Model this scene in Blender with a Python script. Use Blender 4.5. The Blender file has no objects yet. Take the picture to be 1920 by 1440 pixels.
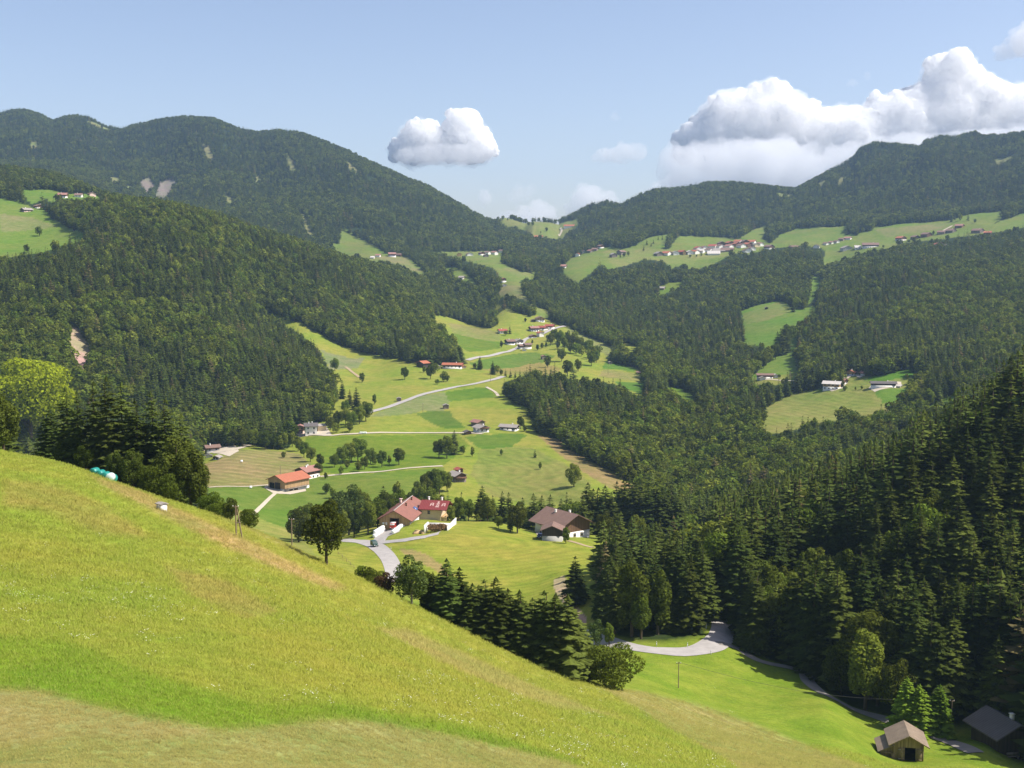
import bpy, bmesh, math, random
import numpy as np
from mathutils import Vector, Matrix
R = math.radians
SC = bpy.context.scene
COL = SC.collection
F = 2200.0                       # focal length in pixels of a 1920 wide frame
PITCH = math.atan(220 / F)       # camera looks slightly down into the valley
CP, SP = math.cos(PITCH), math.sin(PITCH)

def ray(px, py):
    """slope form of a view ray: x = U*Y, z = S*Y"""
    a = (np.asarray(px, float) - 960) / F; b = (720 - np.asarray(py, float)) / F
    dy = CP + b * SP; dz = -SP + b * CP
    return a / dy, dz / dy

def project(x, y, z):
    d = y * CP - z * SP
    return 960 + F * x / d, 720 - F * (y * SP + z * CP) / d

# ------------------------------------------------------------------ terrain
# surveyed heights: (bearing px, bearing py, distance in metres)
K = """
-400,1440,38;0,1440,45;300,1440,46;600,1440,50;900,1440,58;1200,1440,78;1400,1440,105;1600,1440,140;1750,1440,175;1920,1440,185;2300,1440,190
0,1300,58;300,1310,60;600,1330,64;900,1375,72;1100,1410,82
-400,1100,85;0,1150,82;300,1150,88;600,1200,92;900,1290,102;1100,1350,112;1250,1390,122
-400,950,120;0,980,120;300,1040,125;600,1120,135;800,1200,140;1000,1290,140;1200,1340,145;1400,1395,155
-400,740,200;-200,790,190;0,850,180;100,866,178;200,903,172;330,945,172;450,985,172;600,1058,170;700,1105,170;800,1155,168;900,1205,168;1000,1250,168;1100,1285,172;1180,1300,178
1300,1330,190;1500,1380,185;1690,1425,185;1850,1400,195;1920,1410,200;1250,1260,220;1400,1300,215;1550,1320,205;1700,1350,208;1280,1220,243;1160,1207,250;1345,1190,255;1330,1130,285;1200,1180,262
0,960,300;200,990,300;400,1030,300;200,985,450;400,965,480;-400,900,300
800,1180,240;600,1100,260;700,1110,310;1000,1230,250;900,1190,260
640,1015,420;700,1023,400;740,1075,350;660,1060,355;800,1010,395;780,975,430;930,980,440;1040,1010,410;1120,1010,420;1130,1060,360;1000,1110,330;860,1100,340;900,1050,370;1070,1125,305;1100,1165,285;1120,1100,310;770,985,425
800,990,500;1000,1000,500;1100,990,520;600,1000,500
545,925,590;500,935,570;600,950,560;450,880,650;450,850,700;400,900,610;410,845,720;300,845,730;700,900,620;700,860,700;857,905,620;750,940,560;930,930,600;1000,870,690;1100,930,580;1170,915,620;1090,870,690;590,815,780;700,800,800;800,810,800;905,812,790;955,807,800;850,850,720;620,790,830;700,770,870;690,745,930;800,748,920;940,708,1040;840,720,1000;760,700,1050;830,692,1080;720,680,1120;640,652,1180;640,720,1000;560,608,1230;490,586,1280;900,760,900;990,770,870
876,680,1110;985,655,1270;1000,625,1380;1020,598,1480;900,640,1300;840,605,1430;940,580,1530;1130,645,1330;1060,615,1420;1190,660,1270;1060,670,1200;1130,700,1120;1200,720,1060;1000,690,1120
960,545,1680;945,530,1760;990,560,1620;980,512,1850;900,488,1980;920,478,2050;830,478,2080;865,520,1850;890,532,1800;740,490,2020;720,478,2080;690,455,2200;640,430,2330;640,475,2120;790,512,1950
940,412,2900;985,425,2800;1020,430,2750;1060,422,2800;1040,450,2600;1000,455,2550;950,445,2550;1020,490,2150;1040,530,1850;980,450,3300;1050,450,3300
1060,590,1600;1150,600,1560;1200,560,1700;1300,530,1800;1400,510,1850;1500,500,1850;1300,600,1520;1400,560,1620;1250,680,1230;1350,700,1130;1300,760,960;1200,800,850;1240,865,770;1100,780,900;1080,720,1020;1300,850,800;1380,800,850;1400,740,1000;1390,930,640;1300,950,620;1200,940,610
1060,505,1900;1100,515,1850;1150,480,2050;1250,480,2050;1250,445,2230;1350,470,2100;1400,440,2250;1440,470,2080;1320,500,1950;1500,440,2200;1540,480,1980;1550,500,1900;1620,465,1980;1600,430,2180;1700,440,2050;1750,425,2100;1800,435,1980;1880,405,2080;1920,420,1950;2300,400,1900
1530,520,1780;1530,560,1600;1400,580,1500;1480,570,1480;1440,610,1350;1440,645,1260;1490,680,1120;1440,712,1040;1470,730,1000;1560,730,930;1500,760,900;1440,790,850;1600,780,840;1660,725,900;1720,690,950;1605,705,970;1690,750,870;1530,800,820
1650,600,1250;1600,520,1600;1750,520,1500;1800,480,1700;1900,460,1750;1900,560,1300;1800,640,1080;1900,660,980;1780,750,800;1740,775,780;1850,740,820;2300,600,1000;2300,450,1700
1920,800,320;1800,890,320;1700,940,325;1600,1000,330;1500,1030,330;1400,1080,325;1920,1000,270;1800,1100,255;1920,1250,225;1700,1100,265;1600,1150,270;1500,1200,265;1430,1200,262;1500,1100,300;1400,1225,248;1520,1260,240;1600,1320,222;1700,1330,215;1800,1370,207;1920,1385,205;2300,1200,230;2300,800,300
1700,960,420;1500,1000,450;1900,900,450;1500,930,600;1700,900,600;1900,860,600;2300,850,500;1300,1050,420
130,830,760;380,838,760;250,760,820;100,740,800;0,760,780;0,640,900;150,640,920;300,650,950;400,690,900;450,760,850;530,800,830;600,780,850;560,720,930;480,655,1080;620,750,900;470,636,1120;550,690,1000;615,750,920
150,520,1060;0,510,1080;300,500,1150;250,425,1300;170,405,1350;300,408,1330;400,437,1350;450,452,1380;550,472,1480;650,497,1600;720,517,1680;800,552,1700;870,585,1650;920,605,1580;450,520,1280;600,560,1350;700,600,1330;780,660,1150;850,670,1130;700,655,1180;560,570,1300;-400,500,1000;-400,700,800
300,430,1700;450,480,1800;600,500,1900;60,395,1480;0,380,1520;0,480,1180;80,465,1230;150,437,1330;60,430,1380;150,372,1600;90,358,1640;200,380,1560
0,325,1900;100,338,1850;180,366,1720;0,350,2200;150,380,2100;-400,330,1900;-400,320,2300
-400,200,3900;-150,212,3700;0,216,3600;40,212,3570;80,222,3530;130,226,3490;165,234,3460;200,243,3430;240,242,3400;310,235,3350;380,229,3290;430,240,3250;480,251,3210;530,252,3170;580,254,3130;640,283,3080;700,308,3030;760,335,2980;820,368,2930;870,402,2880;920,432,2820;950,450,2700
100,330,2700;200,330,2900;300,365,2700;300,300,3050;400,330,2800;400,410,2300;500,420,2300;500,320,2900;600,350,2700;600,440,2250;700,400,2500;760,460,2200;800,430,2400;860,460,2250;880,430,2500;940,470,2250;0,290,2900
1050,422,2950;1080,412,2950;1130,393,2950;1160,392,2950;1200,374,2950;1270,362,2950;1330,354,2950;1400,357,2950;1470,362,2950;1515,350,2950;1560,320,2950;1610,292,2950;1640,278,2950;1700,282,2900;1740,282,2900;1760,270,2900;1830,261,2850;1920,262,2800;2300,220,2700
1100,455,2350;1150,440,2450;1200,420,2500;1300,430,2350;1400,420,2400;1500,415,2400;1350,390,2600;1600,410,2300;1600,350,2650;1700,400,2250;1700,330,2600;1800,390,2250;1850,330,2500;1920,385,2150
"""
KP = np.array([[float(v) for v in t.split(',')] for l in K.strip().splitlines() for t in l.split(';')])
BODY = {(100, 330), (200, 330), (300, 365), (300, 300), (400, 330), (500, 320), (0, 290), (600, 350), (1040, 450), (1350, 390), (1600, 350)}
# ground behind the camera-facing ridges falls away again
CREST = [p for p in KP if p[2] >= 2650 and p[1] < 455 and not ((p[0], p[1]) in BODY)]
back = np.array([[p[0], p[1] + 25 + 0.1 * max(0, 440 - p[1]), p[2] + 500] for p in CREST] +
                [[px, 480, 7000] for px in (-400, 300, 960, 1600, 2300)] + [[px, 465, 5200] for px in (-400, 300, 960, 1600, 2300)])
KP = np.vstack([KP, back])
ku, ks = ray(KP[:, 0], KP[:, 1]); kv = np.log(KP[:, 2])
near = [(0, 6, -4.1), (-3, 6, -3.6), (3, 6, -4.9), (-8, 6, -2.6), (0, 15, -8.4), (-7, 15, -7.4), (7, 15, -10.2), (-14, 15, -6.0), (0, 28, -13.6),
        (12, 28, -17.5), (-12, 28, -12.6), (-22, 28, -10.5), (30, 60, -35), (50, 60, -40), (60, 110, -55), (-60, 60, -14)]
for (x, y, z) in near:
    ku = np.append(ku, x / y); ks = np.append(ks, z / y); kv = np.append(kv, math.log(y))
A1, A2 = 3.2, 1.0
def _phi(r2): return 0.5 * r2 * np.log(r2 + 1e-12)
P = np.stack([ku * A1, kv * A2], 1); n = len(P)
D2 = ((P[:, None] - P[None]) ** 2).sum(2)
Mx = np.zeros((n + 3, n + 3)); Mx[:n, :n] = _phi(D2) + np.eye(n) * 0.0006
Mx[:n, n] = 1; Mx[:n, n + 1:] = P; Mx[n, :n] = 1; Mx[n + 1:, :n] = P.T
W = np.linalg.solve(Mx, np.concatenate([ks, [0, 0, 0]]))
def rbf(u, v):
    q = np.stack([u * A1, v * A2], 1); out = np.empty(len(q))
    for i in range(0, len(q), 20000):
        s = q[i:i + 20000]
        d2 = (s * s).sum(1)[:, None] + (P * P).sum(1)[None] - 2 * s @ P.T
        out[i:i + 20000] = _phi(np.maximum(d2, 0)) @ W[:n] + W[n] + s @ W[n + 1:]
    return out

def vnoise(x, y, seed=0):
    xi = np.floor(x).astype(np.int64); yi = np.floor(y).astype(np.int64); fx = x - xi; fy = y - yi
    fx = fx * fx * (3 - 2 * fx); fy = fy * fy * (3 - 2 * fy)
    def h(a, b):
        k = (a * 374761393 + b * 668265263 + seed * 974634777) & 0xffffffff
        k = ((k ^ (k >> 13)) * 1274126177) & 0xffffffff
        return ((k ^ (k >> 16)) & 0xffff) / 65535.0
    return (h(xi, yi) * (1 - fx) + h(xi + 1, yi) * fx) * (1 - fy) + (h(xi, yi + 1) * (1 - fx) + h(xi + 1, yi + 1) * fx) * fy
def fbm(x, y, oct=4, seed=0):
    s = 0; a = 0.5; t = 0
    for o in range(oct):
        s = s + a * vnoise(x, y, seed + o); t += a; x = x * 2.03 + 11.7; y = y * 2.03 + 5.1; a *= 0.5
    return s / t - 0.5

ucore = ray(np.arange(-60, 1981, 3.0), 720)[0]
left = ucore[0] - np.cumsum(np.geomspace(0.0016, 0.05, 30)); right = ucore[-1] + np.cumsum(np.geomspace(0.0016, 0.05, 30))
GU = np.concatenate([left[::-1], ucore, right])
GV = np.concatenate([np.log(np.geomspace(4, 40, 50))[:-1], np.log(np.geomspace(40, 4200, 860))[:-1], np.log(np.geomspace(4200, 6800, 20))])
NU, NV = len(GU), len(GV); GY = np.exp(GV)
uu, vv = np.meshgrid(np.clip(GU, -0.75, 0.75), GV)
GS = rbf(uu.ravel(), vv.ravel()).reshape(NV, NU)
XX = GU[None] * GY[:, None]; YY = np.repeat(GY[:, None], NU, 1)
mt = np.clip((YY - 1500) / 900, 0, 1)
rg = (0.5 - np.abs(fbm(XX / 420 + 3, YY / 420, 4, 5)) * 2.2)
ZZ = GS * YY + mt * (rg * 34 - 12) + np.clip((YY - 2200) / 700, 0, 1) * fbm(XX / 300 + 7, YY / 700, 3, 15) * 60 + np.clip((YY - 500) / 600, 0, 1) * fbm(XX / 130, YY / 130, 4, 9) * 8 * (0.4 + mt * 0.3) \
     + fbm(XX / 26, YY / 26, 3, 2) * 1.5 * np.clip((YY - 40) / 150, 0.1, 1)
GS = ZZ / YY
# the farm yard is dug in below the barn
_x0 = float(ray(797, 990)[0]) * 416; ZZ = ZZ - 2.8 * np.exp(-((XX - _x0) / 7.5) ** 2 - ((YY - 416) / 12) ** 2); GS = ZZ / YY
# the skyline: ridge heights as surveyed (less the height of the trees on them)
SKY = np.array([(float(a), float(b)) for a, b in (t.split(',') for t in "-100,212 0,206 20,200 45,199 75,207 100,221 115,214 140,209 165,213 200,230 225,236 250,228 300,218 345,212 400,216 440,232 480,242 520,238 560,242 600,256 650,276 700,300 760,328 800,342 840,365 880,388 910,404 928,410 940,404 960,408 985,416 1000,412 1030,414 1045,410 1060,402 1085,390 1110,376 1140,371 1165,378 1200,360 1240,348 1280,347 1330,337 1380,338 1440,345 1490,350 1520,335 1560,312 1600,290 1612,273 1640,262 1680,265 1725,270 1735,258 1760,252 1800,250 1825,243 1850,250 1880,248 1920,243 2050,240".split())])
tp = np.where((SKY[:, 0] > 935) & (SKY[:, 0] < 1040), 3.0, 10.5)
_u, _s = ray(SKY[:, 0], SKY[:, 1] + tp); want = np.interp(GU, _u, _s)
jf = int(np.searchsorted(GY, 2350)); jc = jf + GS[jf:].argmax(0); cur = GS[jc, np.arange(NU)]
wgt = np.clip((YY - GY[jc][None] * .74) / (GY[jc][None] * .24), 0, 1); wgt = wgt * wgt * (3 - 2 * wgt) * np.clip(1 - (YY - GY[jc][None]) / 900, 0, 1)
inb = np.clip((GU - ray(-90, 720)[0]) / .02, 0, 1) * np.clip((ray(2010, 720)[0] - GU) / .02, 0, 1)
GS = GS + wgt * ((want - cur) * inb)[None]; ZZ = GS * YY
VIS = GS >= np.maximum.accumulate(GS, axis=0) - 2e-4      # seen from where the photographer stood
PX, PY = project(XX, YY, ZZ)

def hz(x, y):
    """terrain height at world x, y"""
    u = np.clip(np.asarray(x, float) / y, GU[0], GU[-1]); v = np.clip(np.log(y), GV[0], GV[-1])
    i = np.clip(np.searchsorted(GU, u) - 1, 0, NU - 2); j = np.clip(np.searchsorted(GV, v) - 1, 0, NV - 2)
    fu = (u - GU[i]) / (GU[i + 1] - GU[i]); fv = (v - GV[j]) / (GV[j + 1] - GV[j])
    s = (GS[j, i] * (1 - fu) + GS[j, i + 1] * fu) * (1 - fv) + (GS[j + 1, i] * (1 - fu) + GS[j + 1, i + 1] * fu) * fv
    return s * y
def at(px, py, after=0.0):
    """the spot of ground one sees in a given direction (beyond a distance)"""
    u, s = ray(px, py); u = float(u); s = float(s)
    i = int(np.clip(np.searchsorted(GU, u) - 1, 0, NU - 2)); fu = (u - GU[i]) / (GU[i + 1] - GU[i])
    c = GS[:, i] * (1 - fu) + GS[:, i + 1] * fu
    k = np.nonzero((c >= s) & (GY > after))[0]
    if len(k) == 0: k = [int(np.argmax(np.where(GY > after, c, -9)))]
    j = int(k[0])
    if j > 0 and c[j] > s and c[j - 1] < s:
        t = (s - c[j - 1]) / (c[j] - c[j - 1]); y = math.exp(GV[j - 1] * (1 - t) + GV[j] * t)
    else: y = GY[j]
    x = u * y
    return Vector((x, y, float(hz(x, y))))

def inside(poly, px, py):
    res = np.zeros(np.shape(px), bool); q = len(poly)
    for k in range(q):
        x1, y1 = poly[k]; x2, y2 = poly[(k + 1) % q]
        if y1 == y2: continue
        c = ((y1 > py) != (y2 > py)) & (px < (x2 - x1) * (py - y1) / (y2 - y1) + x1)
        res ^= c
    return res
def pts(s): return [tuple(float(v) for v in t.split(',')) for t in s.split()]
# ------------------------------------------------------------------ helpers
def tag(o, label=None, cat=None, group=None, kind=None):
    if label: o['label'] = label
    if cat: o['category'] = cat
    if group: o['group'] = group
    if kind: o['kind'] = kind
    return o
def link(o, parent=None):
    COL.objects.link(o)
    if parent: o.parent = parent
    return o
def nmesh(name, co, faces, mats=(), midx=None, smooth=False):
    """mesh from arrays; faces: (n,k) array or list of such arrays"""
    me = bpy.data.meshes.new(name); co = np.asarray(co, np.float32)
    fl = faces if isinstance(faces, list) else [faces]
    idx = np.concatenate([np.asarray(f).ravel() for f in fl]).astype(np.int32)
    tot = np.concatenate([np.full(len(f), np.shape(f)[1]) for f in fl]).astype(np.int32)
    st = np.concatenate([[0], np.cumsum(tot)[:-1]]).astype(np.int32)
    me.vertices.add(len(co)); me.vertices.foreach_set('co', co.ravel())
    me.loops.add(len(idx)); me.loops.foreach_set('vertex_index', idx)
    me.polygons.add(len(tot)); me.polygons.foreach_set('loop_start', st); me.polygons.foreach_set('loop_total', tot)
    if midx is not None: me.polygons.foreach_set('material_index', np.asarray(midx, np.int32))
    if smooth: me.polygons.foreach_set('use_smooth', np.ones(len(tot), bool))
    for m in mats: me.materials.append(m)
    me.update(calc_edges=True)
    return me

class NT:
    def __init__(s, name):
        s.m = bpy.data.materials.new(name); s.m.use_nodes = True; s.t = s.m.node_tree; s.t.nodes.clear()
        s.out = s.n('ShaderNodeOutputMaterial')
    def n(s, typ, ins=None, **kw):
        x = s.t.nodes.new(typ)
        for k, v in kw.items(): setattr(x, k, v)
        for k, v in (ins or {}).items():
            if isinstance(v, bpy.types.NodeSocket): s.t.links.new(v, x.inputs[k])
            else: x.inputs[k].default_value = v
        return x
    def math(s, op, a, b=0.0, c=0.0):
        return s.n('ShaderNodeMath', {0: a, 1: b, 2: c}, operation=op).outputs[0]
    def ramp(s, fac, stops):
        r = s.n('ShaderNodeValToRGB', {0: fac}); e = r.color_ramp.elements
        while len(e) < len(stops): e.new(0.5)
        for q, (p, c) in zip(e, stops): q.position = p; q.color = (*c, 1) if len(c) == 3 else c
        return r.outputs[0]
    def mul(s, a, b): return s.n('ShaderNodeMix', {0: 1.0, 6: a, 7: b}, data_type='RGBA', blend_type='MULTIPLY').outputs[2]
    def mix(s, f, a, b): return s.n('ShaderNodeMix', {0: f, 6: a, 7: b}, data_type='RGBA').outputs[2]
    def noise(s, vec, scale, detail=3, rough=0.55): return s.n('ShaderNodeTexNoise', {'Vector': vec, 'Scale': scale, 'Detail': detail, 'Roughness': rough}).outputs[0]
    def grey(s, v):  # float -> colour
        return s.n('ShaderNodeCombineColor', {0: v, 1: v, 2: v}).outputs[0]
    def finish(s, col, rough=0.85, bump=None, spec=0.2, **kw):
        b = s.n('ShaderNodeBsdfPrincipled', {'Base Color': col, 'Roughness': rough, 'Specular IOR Level': spec, **kw})
        if bump is not None: s.t.links.new(bump, b.inputs['Normal'])
        s.t.links.new(b.outputs[0], s.out.inputs[0]); return s.m
def RGB(*c): return (*c, 1.0)

def simple(name, col, rough=0.8, var=0.18, scale=2.0, spec=0.2, bump=0.0, stretch=None, **kw):
    """plain procedural paint / plaster / timber with mottling"""
    t = NT(name); tc = t.n('ShaderNodeTexCoord').outputs['Object']
    if stretch: tc = t.n('ShaderNodeMapping', {'Vector': tc, 'Scale': stretch}).outputs[0]
    nz = t.noise(tc, scale, 4); f = t.math('MULTIPLY_ADD', nz, 2 * var, 1 - var)
    c = t.mul(RGB(*col), t.grey(f)); bp = None
    if bump: bp = t.n('ShaderNodeBump', {'Strength': bump, 'Distance': 0.05, 'Height': nz}).outputs[0]
    return t.finish(c, rough, bp, spec, **kw)

# ------------------------------------------------------------------ what grows where (surveyed outlines of the open land)
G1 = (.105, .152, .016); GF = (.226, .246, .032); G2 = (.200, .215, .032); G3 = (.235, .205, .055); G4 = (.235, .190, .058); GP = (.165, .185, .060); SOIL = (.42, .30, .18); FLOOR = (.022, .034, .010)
FIELDS = []   # outline, colour, (stripe angle deg | (cx,cy) world centre px, period m, strength)
def field(s, c, st=None, tree=0): FIELDS.append((pts(s), c, st, tree))
field("641,426 668,443 687,453 712,464 725,475 750,480 766,483 777,491 801,510 798,518 777,513 760,502 747,496 733,494 712,491 693,494 687,485 655,483 617,465 622,457 636,456 638,445", (.125, .155, .030))
field("804,473 831,471 901,471 920,471 945,472 947,477 936,491 961,502 982,510 1007,510 1004,523 977,526 974,531 988,556 1004,575 1020,580 1031,591 1037,598 1020,595 1004,591 1004,577 982,561 964,558 931,556 939,534 939,518 931,510 923,502 901,496 885,493 863,485 831,477", (.135, .165, .034))
field("834,499 852,500 871,507 888,521 896,534 880,531 858,521 844,512 836,507", (.12, .155, .028))
field("934,405 947,404 964,413 983,418 999,413 1020,416 1037,418 1056,416 1085,410 1085,425 1061,437 1056,447 1042,449 1020,445 1002,445 991,434 966,427 950,424 939,418", (.150, .165, .042))
# hamlet and central meadows
field("806,590 832,593 862,602 885,609 902,614 920,614 935,607 928,590 930,571 945,575 962,582 979,588 990,594 1005,590 1027,600 1052,608 1063,612 1084,622 1108,633 1129,642 1147,650 1170,656 1200,659 1196,665 1159,657 1147,657 1136,672 1144,680 1168,684 1192,689 1207,700 1210,745 1192,740 1177,732 1159,722 1147,720 1121,714 1084,714 1056,708 1037,705 990,703 971,710 945,716 942,736 956,749 979,759 994,768 990,783 1007,796 1005,811 1020,815 1050,822 1060,835 1080,850 1110,865 1140,880 1170,900 1205,915 1190,950 1000,975 830,975 600,1010 380,960 375,850 395,832 430,838 470,833 519,844 540,840 556,812 608,790 634,746 628,709 611,682 600,660 560,625 520,602 480,586 490,583 520,590 560,605 600,624 640,648 660,655 690,663 740,672 780,680 800,686 876,682 862,652 851,639 834,621", G2)
field("1068,485 1089,477 1119,466 1135,462 1173,466 1195,458 1217,445 1238,441 1255,439 1252,453 1244,469 1255,466 1271,445 1274,442 1320,443 1352,445 1374,445 1385,449 1401,437 1417,429 1439,423 1436,434 1428,447 1444,456 1466,439 1496,427 1520,427 1535,425 1562,425 1592,423 1576,438 1600,440 1633,430 1640,425 1698,418 1752,415 1787,411 1806,404 1839,399 1882,396 1879,408 1858,422 1877,414 1920,400 2000,380 2000,425 1920,428 1860,437 1822,442 1790,446 1752,450 1725,453 1698,456 1671,467 1644,470 1611,478 1560,494 1549,508 1543,505 1543,495 1546,476 1541,466 1508,460 1481,463 1454,465 1427,471 1406,477 1374,474 1349,490 1325,501 1292,506 1282,495 1260,504 1244,490 1206,487 1173,498 1141,506 1127,495 1108,512 1092,525 1084,533 1073,525 1054,512 1051,504", (.130, .165, .030))
field("1386,584 1414,574 1463,563 1476,568 1495,580 1533,572 1536,579 1512,598 1498,606 1498,641 1495,647 1490,666 1501,690 1498,706 1482,714 1468,722 1414,722 1406,709 1428,690 1449,674 1470,655 1440,652 1411,649 1392,644 1395,614 1390,592", (.105, .165, .022))
field("1519,520 1535,517 1543,530 1538,547 1530,557 1519,570 1510,575 1516,552", (.11, .165, .022))
field("1425,815 1430,790 1441,779 1417,774 1439,762 1460,752 1495,736 1522,731 1533,728 1582,725 1585,705 1615,700 1631,706 1658,704 1685,694 1723,687 1720,695 1709,712 1704,728 1699,744 1680,758 1666,776 1647,770 1639,786 1625,781 1604,778 1582,783 1550,794 1522,794 1482,810", (.175, .185, .042), (25, 7, .08))
field("1728,779 1734,766 1747,760 1772,744 1801,736 1800,747 1790,762 1750,768 1742,782", (.13, .18, .024))
field("-80,360 0,370 33,377 60,388 85,392 103,410 140,430 160,437 157,457 130,457 80,474 0,486 -80,490", (.125, .175, .026))
field("43,357 93,355 133,363 177,363 200,372 220,378 180,374 113,374 97,380 87,372 60,383 47,370", (.105, .165, .022))
field("1232,538 1250,530 1280,528 1278,540 1262,543 1250,550 1235,556", G1)
field("1160,642 1180,644 1197,650 1195,657 1170,655", G2)
field("1238,712 1262,725 1300,738 1318,760 1290,750 1260,740", G1)
N_OPEN = len(FIELDS)
# patches inside the open land
field("380,915 500,908 575,895 615,893 640,930 600,1000 520,1000 440,985 380,940", (.108, .158, .022))
field("575,818 640,818 860,814 880,835 830,874 720,884 660,888 600,885 590,850 560,845", (.120, .165, .016))
field("610,893 660,888 720,886 830,876 840,905 800,930 760,950 700,960 640,950", (.120, .162, .022))
field("382,870 410,862 440,842 520,846 562,850 580,872 575,890 500,910 384,914", (.205, .175, .060), (80, 9, .11))
field("832,735 911,725 934,744 844,753", (.10, .155, .017))
field("778,776 802,771 842,771 846,780 874,802 825,802", (.085, .135, .018))
field("694,780 788,742 831,735 844,752 834,769 787,771 769,776 705,782", GP)
field("600,655 656,672 684,671 671,690 619,694", (.165, .18, .07))
field("876,680 960,664 1000,660 1040,668 1020,680 960,690 905,694", (.095, .15, .02))
field("905,692 960,690 1010,680 1052,690 1040,704 940,702", (.20, .175, .045))
field("840,605 880,612 935,622 940,640 900,640 850,625", (.19, .185, .05), (60, 10, .1))
field("852,625 900,636 940,642 938,654 880,660 860,648", G1)
field("1063,612 1084,622 1129,642 1147,650 1140,668 1100,645 1066,625", (.17, .18, .05), (75, 10, .13))
field("1136,676 1168,684 1192,689 1190,697 1130,690", (.085, .155, .02))
field("1130,692 1190,700 1208,708 1206,716 1120,706", (.19, .185, .05), (75, 9, .1))
field("1150,716 1208,718 1208,740 1180,732", (.08, .15, .018))
field("1005,813 1050,824 1080,848 1110,863 1170,903 1200,916 1150,918 1090,882 1045,848", (.22, .165, .060))
field("905,835 1000,840 1060,870 1110,905 1100,940 1000,950 920,930 880,890", (.175, .18, .04), (15, 8, .08))
field("870,818 960,812 990,815 960,838 900,842", (.088, .15, .016))
field("1520,700 1545,716 1582,716 1590,730 1530,735", (.12, .165, .03))
field("1639,728 1690,730 1704,724 1690,750 1668,770 1640,740", (.085, .155, .018))
field("1620,712 1660,700 1720,687 1712,705 1650,716", (.075, .15, .014))
field("1392,588 1463,565 1490,580 1440,600 1395,608", (.15, .17, .04))
field("1410,708 1496,700 1480,714 1460,722 1416,720", (.17, .18, .035))
field("0,400 60,408 110,425 50,432 0,436", (.165, .175, .055))
field("990,480 1000,512 975,520 940,505 960,500", (.15, .165, .045))
field("940,535 975,535 1003,575 964,556 933,554", (.165, .160, .055))
field("700,480 760,482 790,508 770,508 735,493", (.165, .165, .055))
field("1130,470 1200,466 1260,470 1420,470 1350,482 1260,496 1150,500", (.165, .18, .045))
field("1640,430 1760,418 1790,414 1760,430 1660,444", (.16, .165, .05))
field("1036,1088 1055,1078 1062,1100 1078,1122 1100,1160 1097,1172 1068,1142 1042,1116", SOIL)
field("742,1028 775,1030 815,1044 850,1078 835,1082 790,1056", (.27, .195, .075))
# near slopes
field("-40,1288 80,1296 200,1330 330,1352 410,1368 500,1362 600,1350 700,1352 820,1374 960,1404 1080,1436 1140,1470 -40,1470", (.225, .215, .070), (30, 1.3, .08))
field("-40,1290 80,1298 240,1345 400,1372 300,1390 120,1380 -40,1400", (.2550, .220, .082))
field("1120,1290 1200,1296 1300,1318 1400,1352 1520,1398 1700,1470 1430,1470 1330,1410 1240,1360 1170,1315", (.225, .215, .060), (62, 3.2, .16))
field("200,893 260,895 330,920 420,945 560,1000 600,1050 560,1040 450,985 330,940 240,915", (.205, .210, .045), (-35, 3.2, .14))
field("-40,1190 120,1200 300,1270 480,1320 640,1322 820,1352 980,1396 1110,1436 1080,1436 960,1404 820,1374 700,1352 600,1350 500,1362 410,1368 330,1352 200,1330 80,1296 -40,1288", (.150, .215, .018))
field("160,890 260,922 340,960 450,1008 560,1062 650,1102 625,1108 520,1068 400,1016 300,968 200,914", (.300, .230, .075))
field("0,900 90,905 200,950 280,1010 180,1000 80,960 0,950", (.270, .225, .05))
field("300,1060 420,1090 520,1150 460,1160 360,1120", (.275, .230, .055))
field("700,1180 860,1260 1040,1330 1180,1350 1100,1330 900,1240 760,1180", (.285, .245, .075))
field("122,608 145,616 172,655 174,705 150,712 132,668", (.33, .235, .16), None, 1)
field("298,342 318,335 334,338 322,360 308,375 290,372", (.21, .175, .135), None, 1)
field("262,338 280,332 292,350 276,368", (.18, .155, .11), None, 1)
field("85,592 98,600 104,615 92,612", (.30, .2, .14), None, 1)
field("1248,630 1262,632 1258,648 1250,650", (.36, .25, .18), None, 1)
field("1225,855 1250,865 1262,880 1235,875", (.42, .36, .26), None, 1)
field("1372,918 1392,918 1396,934 1378,936", (.38, .30, .20), None, 1)
for s_ in ("380,268 398,275 402,300 388,300", "536,288 545,292 556,322 546,320", "558,396 572,400 590,440 580,446", "205,330 225,333 228,350 210,347", "240,345 252,350 250,360 236,356",
           "1540,335 1556,338 1545,352 1530,352", "1575,332 1590,330 1580,350 1570,352", "1860,300 1905,288 1900,300 1870,312", "160,225 205,238 210,246 180,238", "1448,360 1490,366 1490,372 1452,368",
           "420,362 432,366 440,390 428,388", "600,250 625,262 622,270 600,262", "480,330 492,335 490,345 478,340", "650,300 672,318 664,326 650,312", "60,262 74,270 68,280 56,274"):
    field(s_, (.17, .17, .06), None, 1)

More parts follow.
